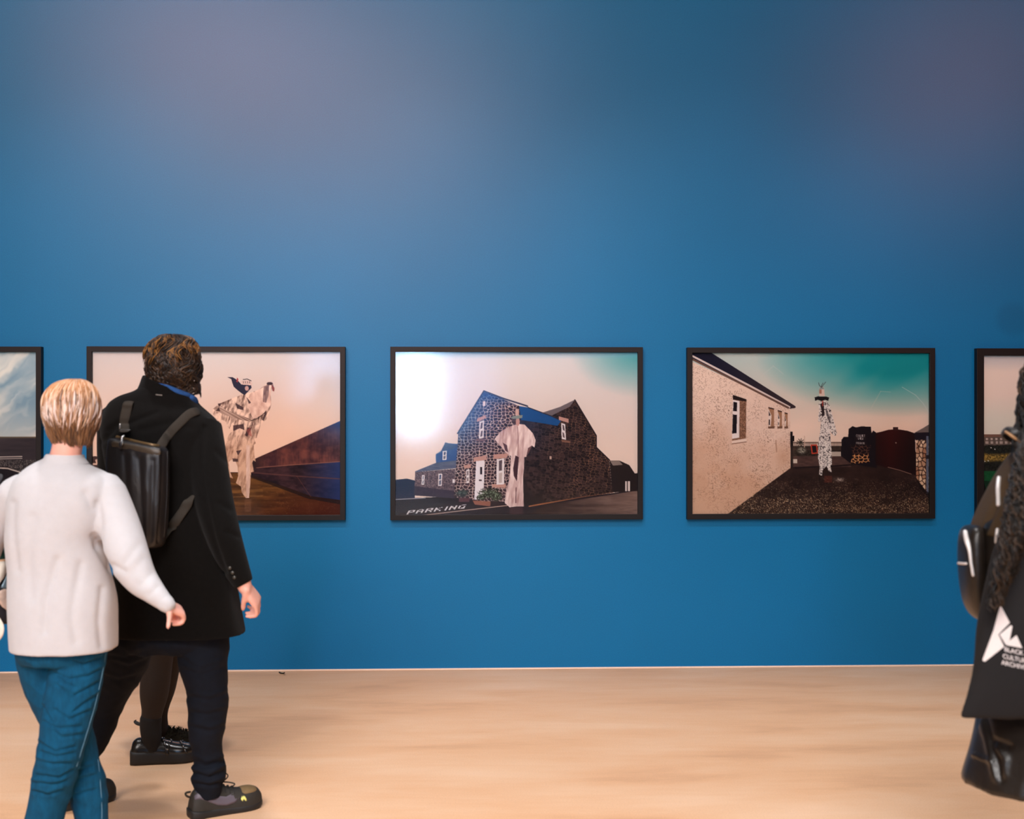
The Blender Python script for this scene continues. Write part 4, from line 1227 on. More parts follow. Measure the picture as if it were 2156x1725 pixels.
# bag on her left side
gm = mat('dark_green_cloth', col(16, 62, 52), rough=.8, var=.15, scale=60)
silver = mat('grey_blue_foil', col(120, 140, 152), rough=.35, metal=.4, var=.3, scale=14)
cream = mat('cream_canvas', col(226, 214, 200), rough=.8, var=.06, scale=60)
bagdark = mat('black_bag_cloth', col(30, 27, 34), rough=.6, var=.2, scale=40)
bg = empty('shoulder_bag', w.P(-12, 1312, .13))
tag(bg, 'bag in green, cream and silver carried at the left side of the white jumper', 'bag')
m_ = MB(); m_.add(loft(w.rings([(1176, -18, 30, .05), (1200, -18, 39, .06), (1250, -19, 43, .065), (1290, -19, 45, .065), (1310, -19, 44, .06)], dz=.13, e=4), n=40)); bag_body = m_.build('body', bagdark, bg, remesh=.006, relax=3, disp=ripple(.006, 14, 10, 2))
m_ = MB(); m_.add(loft(w.rings([(1132, -18, 26, .03), (1142, -18, 33, .05), (1174, -18, 37, .06), (1178, -18, 36.5, .058)], dz=.13, e=4), n=40)); m_.build('top_panel', gm, bg, relax=0)
m_ = MB(); m_.add(loft(w.rings([(1175, -18, 37.5, .063), (1181, -18, 38, .064)], dz=.13, e=4), n=40, sub=2)); m_.build('binding', mat('tan_binding', col(226, 176, 136), rough=.7), bg)
bb = bvh_of(bag_body)
def patch(pts, mtl, nm, parent, bv, off=.004, th=.004, cuts=4):
    """A piece of cloth or label lying on a surface: cut fine, laid on it and given thickness."""
    bm = bmesh.new(); bm.faces.new([bm.verts.new((x, y, 0)) for x, y in pts])
    bmesh.ops.triangulate(bm, faces=bm.faces)
    bmesh.ops.subdivide_edges(bm, edges=bm.edges, cuts=cuts, use_grid_fill=True)
    for v in bm.verts:
        q = hit(bv, v.co.x, v.co.y, off)
        if q is None: bm.free(); print('PATCH MISSED', nm, pts); return None
        v.co = q
    bmesh.ops.recalc_face_normals(bm, faces=bm.faces)
    bmesh.ops.solidify(bm, geom=bm.faces[:], thickness=th)
    bm.verts.index_update()
    V_ = [v.co.copy() for v in bm.verts]; F_ = [tuple(v.index for v in f.verts) for f in bm.faces]
    bm.free()
    return MB().add((V_, F_)).build(nm, mtl, parent)
patch([(-46, 1186), (14, 1186), (5, 1215), (-6, 1236), (-48, 1236)], cream, 'flap', bg, bb, .008)
patch([(13, 1188), (17, 1200), (18, 1218), (8, 1240), (0, 1238), (10, 1212)], silver, 'side_fold', bg, bb, .006)
patch([(4, 1240), (18, 1244), (18, 1262), (9, 1284), (0, 1276), (-10, 1250)], mat('crumpled_pale_foil', col(206, 180, 166), rough=.4, metal=.3, var=.3, scale=60), 'pocket', bg, bb, .010)
m_ = MB(); m_.add(tube([w.P(-8, 1296, .05), w.P(3, 1318, .04), w.P(2, 1336, .04), w.P(-6, 1350, .05)], [.005, .008, .008, .005], n=10, flat=.3, hint=RGT)); m_.build('strap_end', cream, bg)
m_ = MB(); m_.add(tube([w.P(-50, 1140, .12), w.P(-30, 1060, .06), w.P(0, 1005, .06)], .012, n=8, flat=.25, hint=RGT)); m_.build('strap', bagdark, bg)
# ------------------------------------------------------------------ man in the black coat
m = Fig(4.62)
mbase = m.P(410, 1722); mbase = Vector((mbase.x, mbase.y, 0.0))
MT = [(822, 354, 50, .075, .22), (838, 351, 66, .09, .22), (852, 344, 92, .10, .18), (872, 342, 112, .12, .14), (905, 340, 122, .135, .05), (960, 343, 118, .145), (1050, 356, 112, .15), (1150, 366, 117, .155), (1250, 371, 126, .160), (1316, 375, 134, .155), (1334, 376, 136.5, .150)]
MRA = [(422, 902, -.01, 44), (432, 960, -.06, 43), (446, 1040, -.10, 40), (465, 1110, -.12, 37), (486, 1170, -.12, 31.5), (508, 1218, -.12, 23), (514, 1230, -.12, 20)]
MLA = [(250, 892, .03, 44), (245, 950, .06, 40), (248, 1030, .10, 37), (256, 1100, .16, 33), (270, 1160, .2, 28)]
MRL = [(424, 1300, .0, 54), (426, 1345, .0, 56), (429, 1400, -.02, 50.5), (436, 1450, -.02, 42.5), (437, 1485, -.01, 42), (435, 1540, 0, 36.5), (436, 1592, .02, 31.5), (440, 1618, .025, 36), (439, 1640, .03, 36), (440, 1658, .035, 29), (441, 1676, .04, 25)]
MLL = [(282, 1300, .0, 50), (270, 1345, .01, 56), (256, 1400, .06, 53), (235, 1443, .09, 46), (214, 1490, .12, 43.5), (196, 1540, .12, 41), (170, 1590, .10, 36), (144, 1640, .10, 33), (122, 1676, .10, 30)]
body = MB()
mf = (FWD * .99 + RGT * .12).normalized()
mh = m.P(367, 776, .02)
head(body, mh, mf, .072, .108, .092)
body.add(tube([m.P(364, 800, .01), m.P(358, 830, .0), m.P(352, 862, 0)], [.056, .056, .075], n=20))
body.add(loft(m.rings(MT[2:], k=.82), n=36))
for rows in (MRA, MLA): body.add(tube(*m.limb(rows[:-1], .66), n=16))
body.add(tube([m.P(508, 1205, -.12), m.P(515, 1236, -.12)], [.03, .027], n=14))
body.add(tube(*m.limb(MRL[1:], .66), n=18)); body.add(tube(*m.limb(MLL[1:], .66), n=18))
hand(body, m.P(516, 1234, -.12), RGT * .48 - UP * .80 + FWD * .35, RGT * .86 + UP * .42 - FWD * .25, -RGT * .3 - FWD * .9 - UP * .1, .172, curl=(.60, 1.20, .30), thumb=(.05, .80, -.85), thumb_bend=.25)
hand(body, m.P(272, 1165, .21), RGT * .5 - UP * .3 + FWD * .6, UP, FWD, .175, curl=(.7, 1.0, .5), back=.0)
body.add(tube([m.P(440, 1660, .04), m.P(440, 1692, .055), m.P(490, 1704, .1)], [.030, .024, .020], n=12))
body.add(tube([m.P(122, 1676, .1), m.P(120, 1688, .1), m.P(165, 1690, .2)], [.036, .034, .026], n=12))
man = body.build('person', skin_mat, None, base=mbase, remesh=.0055, relax=4)
tag(man, 'person with dark wavy hair in a long black coat, one arm hanging, mid stride', 'person')
eyes(man, mh, mf, .072, .108, .092)

ct = MB()
ct.add(loft(open_hem(m.rings(MT, e=3.0), .12, .90), n=64, sub=6))
ct.add(tube(*m.limb(MRA), n=28, sub=6, round_ends=False)); ct.add(tube(*m.limb(MLA), n=28, sub=6))
cc = creases([([(250, 900), (300, 880), (330, 868)], .005, 6), ([(228, 905), (262, 880)], .006, 5), ([(430, 900), (424, 980), (434, 1060), (452, 1140), (474, 1205)], .008, 6),
              ([(300, 905), (360, 890), (400, 900)], .004, 8), ([(215, 930), (240, 905)], .005, 5), ([(455, 950), (480, 975)], .004, 7), ([(462, 1060), (488, 1075)], .004, 7), ([(478, 1120), (502, 1130)], .004, 6)], 4.64)
coat = ct.build('coat', coat_mat, man, remesh=.0055, relax=3, disp=add(cc, ripple(.003, 6, 3, 5.5)))
cl_ = MB()
cl_.add(loft([m.ring(846, 352, 62, .088, 0, 2.2, 0, .40), m.ring(832, 353, 57, .084, 0, 2.2, 0, .40), m.ring(818, 353, 53, .08, 0, 2.2, 0, .40), m.ring(811, 353, 50, .078, 0, 2.2, 0, .42),
              m.ring(811, 353, 45, .070, 0, 2.2, 0, .42), m.ring(822, 353, 44, .068, 0, 2.2, 0, .4), m.ring(840, 353, 44, .068, 0, 2.2, 0, .4)], n=64, sub=5))
cl_.build('collar', coat_mat, coat, remesh=.005, relax=4, disp=ripple(.003, 9, 9, 2))
scarf = mat('blue_scarf_knit', col(26, 72, 130), rough=.9, var=.25, scale=120, bump=.5, bump_scale=300)
sc_ = MB(); ring_ = []
for k in range(25):
    th = 2 * math.pi * k / 24
    ring_.append(m.P(357 + 46 * math.cos(th), 815 + 19 * math.cos(th) - 3 * math.sin(th), .066 * math.sin(th)))
sc_.add(tube(ring_, .0105, n=10, sub=3, round_ends=False)); 
sc_.add(tube([m.P(404, 838, -.03), m.P(409, 846, -.0), m.P(405, 856, .05)], [.012, .016, .014], n=10))
sc_.build('scarf', scarf, man)
cb = bvh_of(coat)
patch([(328, 830.5), (342, 832), (342, 834.5), (328, 833)], mat('grey_woven_label', col(100, 94, 88), rough=.7), 'label', coat, [cb], .002, .001)
btn = mat('black_button', col(58, 54, 48), rough=.3)
for x, y in ((484, 1196), (489.5, 1206), (493.5, 1216)):
    p = hit(cb, x, y, .001)
    if p is not None: MB().add(ball(p, RGT * .0065, UP * .0065, FWD * .0028, 14, 8)).build('button', btn, coat)

tz = MB()
tz.add(loft(m.rings([(1270, 370, 112, .13), (1320, 368, 112, .13), (1352, 362, 108, .125), (1372, 352, 90, .10)], e=2.3), n=48))
tz.add(tube(*m.limb(MRL), n=30, sub=6, round_ends=False)); tz.add(tube(*m.limb(MLL), n=30, sub=6, round_ends=False))
MC = [[(382, 1385), (420, 1412), (472, 1398)], [(388, 1412), (430, 1420), (474, 1404)], [(398, 1468), (440, 1474), (476, 1462)], [(402, 1500), (440, 1506), (474, 1496)], [(404, 1530), (440, 1540), (470, 1530)],
      [(408, 1600), (436, 1612), (466, 1602)], [(404, 1626), (440, 1638), (472, 1620)], [(408, 1648), (440, 1658), (470, 1648)], [(240, 1395), (270, 1405), (308, 1390)], [(226, 1425), (250, 1434), (280, 1426)], [(225, 1380), (262, 1388), (300, 1372)]]
tj = creases([([(402, 1606), (430, 1616), (474, 1604)], .009, 5), ([(406, 1630), (440, 1640), (472, 1626)], .009, 5), ([(410, 1652), (440, 1656), (468, 1650)], .006, 4)] + [(q, .0035, 5) for q in MC] + [([(x, y - 9) for x, y in q], -.003, 5) for q in MC])
trousers = tz.build('trousers', navy_mat, man, remesh=.0055, relax=4, disp=add(tj, ripple(.006, 8, 13, 8.2, .5)))
g = m.P(398, 1717, 0); g.z = .0
toe = at(537, 1697, 4.76)
su, S, T, sd, uz = shoe(man, g, Vector((toe.x - g.x, toe.y - g.y, 0)), .285, .047, 0, 0, (shoe_mat, rubber_mat), name='sneaker', thick=.030)
grey_patch = mat('grey_violet_patch', col(92, 82, 92), rough=.5, var=.1)
yell = mat('pale_yellow_mark', col(226, 218, 120), rough=.6)
# which side of the shoe faces the viewer
near = 0 if sd.dot(FWD) < 0 else math.pi
def side(t, h, off=.0015):
    ph = math.pi * .5 * h
    return S(t, (near + ph) if near == 0 else (near - ph), off)
def side_patch(rows, mtl, nm):
    vs, fs = [], []
    for t, h0, h1 in rows:
        for j in range(5):
            vs.append(side(t, h0 + (h1 - h0) * j / 4, .0022))
    for i in range(len(rows) - 1):
        for j in range(4): fs.append((i * 5 + j, i * 5 + j + 1, (i + 1) * 5 + j + 1, (i + 1) * 5 + j))
    o = len(vs)
    inner = [v + (side(.5, 0, 0) - side(.5, 0, .003)) * .6 for v in vs]
    vs += inner; fs += [tuple(q + o for q in reversed(f)) for f in fs]
    n_ = len(rows)
    edge = [i * 5 for i in range(n_)] + [(n_ - 1) * 5 + j for j in range(1, 5)] + [i * 5 + 4 for i in range(n_ - 2, -1, -1)] + [j for j in range(3, 0, -1)]
    for a, b in zip(edge, edge[1:] + edge[:1]): fs.append((a, b, b + o, a + o))
    MB().add((vs, fs)).build(nm, mtl, su)
side_patch([(.05, .46, .62), (.12, .38, .66), (.22, .24, .50), (.34, .12, .36), (.46, .10, .36), (.56, .16, .52), (.63, .30, .66), (.66, .46, .60)], grey_patch, 'swoosh')
side_patch([(.655, .26, .32), (.67, .20, .46), (.69, .28, .50), (.71, .20, .38), (.725, .20, .28)], yell, 'mark')
side_patch([(.08, .70, .78), (.14, .68, .80), (.20, .58, .70)], mat('slate_heel_cloth', col(62, 70, 96), rough=.7), 'heel_patch')
MB().add(tube([T(.004, 0, .078), T(-.010, 0, .086), T(-.012, 0, .097), T(.004, 0, .098)], .004, n=8)).build('heel_loop', strap_mat, su)
lace = MB()
for t in (.40, .46, .52, .58):
    lace.add(tube([S(t, math.pi * .26, .002), S(t + .01, math.pi * .5, .004), S(t, math.pi * .74, .002)], .0024, n=6, sub=5))
k0 = S(.42, math.pi * .5, .006)
lace.add(tube([k0, k0 + uz * .02 + sd * .0 + RGT * .012, k0 + uz * .034 + RGT * .02, k0 + uz * .022 + RGT * .03, k0 + RGT * .01], .0024, n=6))
lace.add(tube([k0, k0 + RGT * .03 + uz * .0, k0 + RGT * .055 - uz * .006, k0 + RGT * .05 - uz * .014], .0026, n=6))
lace.build('lace', mat('dark_lace', col(34, 28, 24), rough=.8), su)
MB().add(loft([(S(.67, math.pi * .5, -.020), sd * .034, uz * .018, 2), (S(.74, math.pi * .5, -.016), sd * .038, uz * .018, 2), (S(.83, math.pi * .5, -.014), sd * .036, uz * .0155, 2), (S(.90, math.pi * .5, -.012), sd * .026, uz * .0125, 2)], n=28)).build('toe_panel', mat('brown_grey_suede', col(120, 94, 60), rough=.75, var=.12, scale=60), su)
g2 = m.P(98, 1700, .06); g2.z = .03
shoe(man, g2, RGT * .74 + FWD * .67, .27, .047, .12, 0, (shoe_mat, rubber_mat), name='sneaker', thick=.030)

# dark wavy hair
MHR = [(704, 365, 8, .015), (708, 366, 26, .05), (718, 366, 40, .08), (734, 365, 49, .098), (754, 364, 53, .108), (774, 365, 53, .108), (790, 366, 51, .10), (803, 369, 45, .085), (813, 376, 36, .068), (820, 386, 24, .05)]
ms = HairShell(m, MHR, mf, dz=.01, fringe=.5)
hm = MB()
MD = [col(42, 27, 17), col(32, 21, 14), col(58, 37, 20), col(26, 18, 13), col(72, 47, 24), col(40, 29, 22)]
ms.base(hm, col(34, 22, 14), inset=.012, noise_amp=.012, noise_f=22)
for i in range(2600):
    t0 = rnd.uniform(.0, .95); th = rnd.uniform(0, 2 * math.pi)
    if ms.open_face(th, t0): continue
    # wavy locks: they fall down the head, swinging in shared waves so that neighbours clump together
    ph = 5 * mnoise.noise(ms.S(th, t0) * 14); amp = rnd.uniform(.10, .20); ln = rnd.uniform(.14, .26)
    cl = mnoise.noise(ms.S(th, t0) * 21 + Vector((7, 0, 0))); lift = .003 + .020 * cl + rnd.uniform(-.002, .003)
    drift = .5 * mnoise.noise(ms.S(th, t0) * 9 + Vector((0, 5, 0)))
    pts = []
    for k in range(9):
        f = k / 8; t = t0 + ln * f
        p = ms.S(th + drift * f + amp * math.sin(ph + f * 5.2), min(.995, t), lift * (1 - f * .3) + .004 * math.sin(ph * 1.7 + f * 5.2))
        if t > .93: p = p + (p - ms.C[-1]).normalized() * .004 * f - UP * (.010 * (t - .93) / .2) * (1.5 + cl * 2)
        pts.append(p)
    wd = rnd.uniform(.0012, .0024)
    c = rnd.choice(MD)
    if t0 < .36 and cl > .05 and rnd.random() < .6: c = rnd.choice((col(128, 84, 34), col(104, 68, 30), col(146, 100, 46)))  # golden highlight of warm light on the crown, put into the lock colours
    hm.add(tube(pts, [wd * .5, wd, wd, wd, wd, wd, wd * .8, wd * .55, wd * .15], n=6, sub=2, flat=.55), c)
hm.build('hair', hair_mat, man, colors=True)

# his leather backpack
PSI = math.radians(20)
A = RGT * math.cos(PSI) - FWD * math.sin(PSI); N = -FWD * math.cos(PSI) - RGT * math.sin(PSI)
pk = empty('backpack', m.P(300, 1150, -.2))
tag(pk, 'black leather backpack with vertical pleats worn over the long black coat', 'backpack')
def bring(y, cx, hw, hd, slope, e=5):
    h = m.r(hw) / math.cos(PSI)
    return (m.P(cx, y, -.215), A * h - UP * slope * h, N * hd, e)
b_ = MB(); b_.add(loft([bring(932, 291, 53, .030, .16), bring(936, 291, 57, .040, .16), bring(948, 291, 59.5, .046, .15), bring(990, 290, 60, .05, .12), bring(1050, 289, 59, .052, .09), bring(1110, 288, 57, .052, .05), bring(1140, 288, 52, .048, .03), bring(1150, 288, 46, .038, .02)], n=72, sub=6))
pc = creases([([(262, 960), (266, 1040), (285, 1140)], .004, 5), ([(292, 966), (296, 1050), (302, 1140)], .005, 5), ([(322, 970), (320, 1060), (316, 1140)], .005, 5),
              ([(276, 956), (280, 1040), (292, 1140)], -.004, 6), ([(308, 962), (309, 1050), (310, 1140)], -.004, 6), ([(336, 948), (334, 1050), (326, 1140)], -.005, 4), ([(340, 955), (338, 1050), (331, 1140)], .005, 3)])
pack = b_.build('body', leather_mat, pk, remesh=.0045, relax=3, disp=add(pc, ripple(.0022, 20, 9, 4)))
pb = bvh_of(pack)
def seam_line(pts, r, nm, mtl, off=.001, flat=1.0, hint=None):
    q = [hit([pb, cb], x, y, off) for x, y in pts]; q = [p for p in q if p is not None]
    if len(q) > 1: return MB().add(tube(q, r, n=8, sub=3, flat=flat, hint=hint)).build(nm, mtl, pk)
top_band = mat('brown_black_band', col(66, 54, 42), rough=.45, var=.2, scale=60)
seam_line([(240, 936), (262, 940), (290, 945), (318, 951), (332, 953)], .0115, 'band', top_band, .0, .25, UP)
seam_line([(246, 920), (262, 925), (290, 932), (318, 938), (334, 940)], .0055, 'zip', mat('dull_brass_zip', col(112, 88, 58), rough=.4, metal=.5), .002, .5)
MB().add(tube([m.P(261, 918, -.262), m.P(257, 922, -.268), m.P(257, 926, -.270)], [.003, .0045, .004], n=8)).build('zip_slider', steel_mat, pk)
zp = m.P(256, 925, -.272)
MB().add(tube([zp, zp - UP * .012 + RGT * .004, zp - UP * .020, zp - UP * .012 - RGT * .004, zp], .0022, n=6)).build('zip_pull', steel_mat, pk)
MB().add(tube([m.P(255, 931, -.272), m.P(254, 936, -.272), m.P(254, 943, -.270)], [.004, .007, .005], n=8, flat=.5, hint=RGT)).build('zip_tab', leather_mat, pk)
seam_line([(352, 952), (351, 1040), (345, 1130)], .0022, 'piping', leather_mat, .001)
def strap(pts, wpx, nm, hint=RGT, off=.004, extra=None):
    q = []
    for x, y in pts:
        p = hit([cb], x, y, off)
        q.append(p if p is not None else m.P(x, y, -.10))
    if extra: q = extra[0] + q + extra[1]
    return MB().add(tube(q, m.r(wpx) / 2, n=14, sub=5, flat=.22, hint=hint, round_ends=True)).build(nm, strap_mat, pk)
strap([(272, 849), (268, 862), (265, 880), (263, 898)], 21, 'strap', RGT, .005, ([m.P(282, 842, .03)], [m.P(262, 908, -.20)]))
strap([(414, 868), (398, 874), (382, 888), (366, 904), (354, 918)], 19, 'strap', RGT * .6 - UP * .8, .005, ([m.P(428, 868, .04)], [m.P(346, 928, -.19), m.P(336, 944, -.215)]))
strap([(402, 1048), (388, 1072), (372, 1096), (358, 1116)], 20, 'strap', RGT * .85 + UP * .55, .004, ([m.P(416, 1022, -.06)], [m.P(342, 1138, -.2)]))
MB().add(tube([m.P(253, 894, -.165), m.P(253, 901, -.165)], [.004, .004], n=8)).build('strap_end', steel_mat, pk)
MB().box(m.P(263, 906, -.195), .042, .006, .006, (RGT, FWD, UP)).build('buckle', leather_mat, pk, bevel=.002)

# ------------------------------------------------------------------ person beyond him, seen below the coat hem
gq = Fig(5.33)
gbase = gq.P(340, 1609); gbase = Vector((gbase.x, gbase.y, 0.0))
GN = [(334, 1330, 0, 37), (332, 1392, 0, 31), (327, 1435, 0, 31), (324, 1465, 0, 29), (321, 1496, 0, 22.5), (318, 1516, 0, 20.5), (318, 1545, 0, 18.5), (322, 1570, 0, 13)]
GF = [(364, 1330, .14, 33), (357, 1392, .15, 25), (346, 1448, .16, 24), (338, 1486, .17, 19), (336, 1510, .17, 17), (338, 1540, .17, 18)]
body = MB()
gf = RGT * .9 + FWD * .4
gh = gq.P(344, 888, .05)
head(body, gh, gf, .066, .102, .082)
body.add(tube([gq.P(342, 915, .05), gq.P(340, 945, .05), gq.P(338, 965, .05)], [.048, .048, .07], n=16))
GT = [(950, 338, 40, .06), (970, 338, 68, .09), (1000, 338, 80, .10), (1080, 340, 72, .10), (1150, 340, 68, .10), (1220, 342, 76, .11), (1290, 345, 82, .12), (1325, 346, 80, .12)]
body.add(loft(gq.rings(GT, dz=.05, k=.85), n=32))
body.add(tube(*gq.limb([(392, 985, .05, 20), (410, 1060, .05, 18), (420, 1140, .03, 14), (424, 1200, .02, 11)]), n=14)); body.add(tube(*gq.limb([(288, 985, .05, 20), (274, 1060, .06, 18), (268, 1140, .07, 14), (266, 1200, .08, 11)]), n=14))
hand(body, gq.P(424, 1204, .02), -UP, RGT, FWD, .16, back=.02); hand(body, gq.P(266, 1204, .08), -UP, -RGT, FWD, .16, back=.02)
body.add(tube(*gq.limb(GN, .86), n=18)); body.add(tube(*gq.limb(GF, .86), n=18))
girl = body.build('person', skin_mat, None, base=gbase, remesh=.006, relax=4)
tag(girl, 'person mostly hidden behind the black coat, dark tights and platform shoes showing', 'person')
eyes(girl, gh, gf, .066, .102, .082)
MB().add(tube(*gq.limb(GN), n=28, sub=6)).add(tube(*gq.limb(GF), n=28, sub=6)).build('tights', tights_mat, girl, remesh=.005, relax=3)
gc = MB(); gc.add(loft(open_hem(gq.rings(GT, dz=.05), .08, .92), n=48)); gc.add(tube(*gq.limb([(392, 985, .05, 27), (410, 1060, .05, 25), (420, 1140, .03, 20), (424, 1192, .02, 17)]), n=18)); gc.add(tube(*gq.limb([(288, 985, .05, 27), (274, 1060, .06, 25), (268, 1140, .07, 20), (266, 1192, .08, 17)]), n=18))
gc.build('coat', coat_mat, girl, remesh=.007, relax=4)
GH = [(834, 342, 10, .02), (840, 342, 30, .06), (854, 342, 43, .085), (880, 342, 48, .095), (905, 340, 46, .09), (940, 338, 40, .075), (975, 336, 36, .06)]
gs = HairShell(gq, GH, gf, dz=.05, fringe=.56); hm = MB(); gs.base(hm, col(40, 28, 22), inset=.004, noise_amp=.004)
hm.build('hair', hair_mat, girl, colors=True)
g = gq.P(275, 1612, 0); g.z = 0
toe = at(408, 1601, 5.38)
fur = mat('dark_fur', col(48, 40, 26), rough=.95, var=.3, scale=120)
s1, S1, T1, sd1, uz1 = shoe(girl, g, Vector((toe.x - g.x, toe.y - g.y, 0)), .275, .045, 0, 0, (gloss_mat, rubber_mat), kind='platform', name='platform_shoe', thick=.058, k=.86)
g3 = gq.P(322, 1588, .17); g3.z = 0
s2, S2, T2, sd2, uz2 = shoe(girl, g3, RGT * .97 + FWD * .2, .175 + .06, .045, 0, 0, (fur, rubber_mat), kind='platform', name='platform_shoe', thick=.045, k=1.0)
near1 = 0 if sd1.dot(FWD) < 0 else math.pi
for t in (.48, .62, .76):
    q = [S1(t + (.10 * abs(j - 4) / 4 if t != .62 else -.06 * abs(j - 4) / 4), math.pi * j / 8, .002) for j in range(0, 9)]
    stp = MB().add(tube(q, .0055, n=8, sub=2, flat=.4, hint=sd1 * 0 + (T1(1, 0, 0) - T1(0, 0, 0)))).build('strap', gloss_mat, s1)
    for j in range(1, 7):
        p = S1(t + (.10 * abs(j - 4) / 4 if t != .62 else -.06 * abs(j - 4) / 4), math.pi * j / 8 if near1 == 0 else math.pi * (8 - j) / 8, .005)
        MB().add(ball(p, RGT * .0024, FWD * .0024, UP * .0024, 8, 6)).build('stud', steel_mat, stp)
sk = MB(); sk.add(tube(*gq.limb([(318, 1513, 0, 22.5), (317, 1530, 0, 22), (319, 1552, 0, 20.5), (322, 1572, 0, 15)]), n=28, sub=5)); sk.build('sock', mat('black_sock_rib', col(20, 17, 17), rough=.9, var=.1), girl)
MB().add(tube([gq.P(299, 1527, 0), gq.P(290, 1524, 0), gq.P(284, 1520, 0), gq.P(286, 1517, 0)], [.005, .008, .006, .003], n=8, flat=.4)).build('pull_tab', rubber_mat, s1)
tuft = MB()
for i in range(260):
    t = rnd.uniform(.05, .8); ph = math.pi * rnd.uniform(.1, .9); p = S2(t, ph, 0); q = S2(t, ph, .02) - p
    tuft.add(tube([p, p + q * .5 + Vector((rnd.uniform(-.004, .004), 0, 0)), p + q * .9 + Vector((rnd.uniform(-.01, .01), 0, -.006))], [.002, .0015, .0005], n=4, sub=1))
tuft.build('fur_trim', fur, s2)

# ------------------------------------------------------------------ person at the right edge
r = Fig(3.4)
rbase = r.P(2215, 2030); rbase = Vector((rbase.x, rbase.y, 0.0))
rf = RGT * .85 + FWD * .5
rh = r.P(2250, 838, .0)
RT = [(955, 2222, 40, .06), (975, 2228, 70, .08), (1000, 2232, 88, .10), (1060, 2232, 92, .12), (1180, 2222, 92, .12), (1300, 2212, 105, .13), (1420, 2212, 118, .14), (1480, 2212, 122, .14)]
RRA = [(2186, 1010, -.06, 42), (2196, 1120, -.12, 40), (2206, 1230, -.14, 36), (2230, 1330, -.14, 30), (2260, 1360, -.15, 24)]
RLA = [(2290, 1020, .1, 48), (2310, 1130, .14, 42), (2316, 1240, .14, 34), (2312, 1330, .1, 26)]
RL1 = [(2190, 1480, -.04, 66), (2216, 1640, -.04, 46), (2230, 1780, -.02, 40), (2238, 1940, .02, 32), (2238, 1990, .025, 30)]
RL2 = [(2250, 1480, .06, 66), (2266, 1640, .07, 46), (2290, 1780, .1, 40), (2306, 1940, .14, 32), (2306, 1975, .145, 30)]
body = MB()
head(body, rh, rf, .072, .112, .092)
body.add(tube([r.P(2244, 890, 0), r.P(2230, 935, 0), r.P(2216, 965, 0)], [.05, .05, .075], n=16))
body.add(loft(r.rings(RT, k=.85), n=32))
for q in (RRA, RLA): body.add(tube(*r.limb(q, .7), n=14))
hand(body, r.P(2266, 1366, -.15), RGT - UP * .5, UP, -FWD, .165); hand(body, r.P(2312, 1336, .1), -UP, RGT, FWD, .165)
rfn = Vector((rf.x, rf.y, 0)).normalized()
for hx, dz, q in ((2204, 0, RL1), (2272, .12, RL2)):
    g = r.P(hx, 2030, dz); g.z = 0; an = g + rfn * .052
    body.add(tube([r.P(*q[0][:3]), r.P(q[1][0] + 8, q[1][1], q[1][2]), an + UP * .36, an + UP * .16, an + UP * .07], [r.r(50), r.r(38), .050, .036, .034], n=16))
rp = body.build('person', tan_skin, None, base=rbase, remesh=.006, relax=4)
tag(rp, 'person with long curly dark hair leaving the photo at its right edge', 'person')
eyes(rp, rh, rf, .072, .112, .092)
rj = mat('black_jacket_cloth', col(26, 23, 24), rough=.8, var=.15)
jm = MB(); jm.add(loft(open_hem(r.rings(RT), .08, .92), n=48))
for q in (RRA, RLA): jm.add(tube(*r.limb(q), n=22))
jm.build('jacket', rj, rp, remesh=.007, relax=4, disp=ripple(.005, 8, 8, 2))
lth = mat('brown_black_leather', col(34, 27, 22), rough=.35, spec=.5, var=.25, scale=18, bump=.2, bump_scale=90)
SK = [(1440, 2206, 112, .145), (1490, 2206, 128, .16), (1512, 2206, 138, .17), (1580, 2210, 159, .185), (1640, 2214, 180, .20), (1650, 2214, 180, .20)]
sk = MB(); sk.add(loft(open_hem(r.rings(SK, e=2.1), .045, .84), n=64))
sc2 = creases([([(2076, 1512), (2090, 1570), (2110, 1640)], .008, 7), ([(2068, 1512), (2082, 1570), (2098, 1640)], -.006, 7), ([(2094, 1560), (2124, 1572)], .006, 6), ([(2100, 1575), (2118, 1600), (2112, 1636)], -.006, 7), ([(2052, 1590), (2092, 1606)], -.005, 4)], 3.40)
sk.build('skirt', lth, rp, remesh=.007, relax=3, disp=add(sc2, ripple(.008, 9, 3, 4)))
for hx, dz in ((2204, 0), (2272, .12)):
    g = r.P(hx, 2030, dz); g.z = 0
    u_, *_r = shoe(rp, g, rf, .255, .044, 0, 0, (gloss_mat, rubber_mat), name='boot', thick=.035)
    MB().add(tube([g + rf.normalized() * .055 + UP * .05, g + rf.normalized() * .052 + UP * .18, g + rf.normalized() * .052 + UP * .30], [.05, .050, .060], n=20, round_ends=False)).build('shaft', gloss_mat, u_)

# long curls
RH = [(722, 2248, 10, .02), (730, 2248, 45, .06), (750, 2247, 66, .095), (790, 2246, 76, .112), (840, 2244, 78, .115), (890, 2240, 78, .11), (940, 2226, 72, .10), (1000, 2204, 60, .075)]
rs = HairShell(r, RH, rf, dz=.0, fringe=.35); hm = MB(); rs.base(hm, col(34, 24, 18), inset=.012, noise_amp=.012, noise_f=18)
RC = [col(30, 21, 16), col(22, 16, 13), col(46, 32, 22), col(70, 49, 32), col(20, 15, 12)]
def curl(pts, wd, rho, turns, c):
    sp_ = spline([Vector(p) for p in pts], 10); n_ = len(sp_); ph = rnd.uniform(0, 6.28); out = []
    for i, p in enumerate(sp_):
        a = ph + turns * 2 * math.pi * i / n_; k = min(1, i / 6)
        out.append(p + RGT * (rho * k * math.cos(a)) + FWD * (rho * k * math.sin(a)))
    rr = [wd * (1 - .6 * (i / n_) ** 2) for i in range(n_)]
    hm.add(tube(out, rr, n=5, sub=1, flat=.7), c)
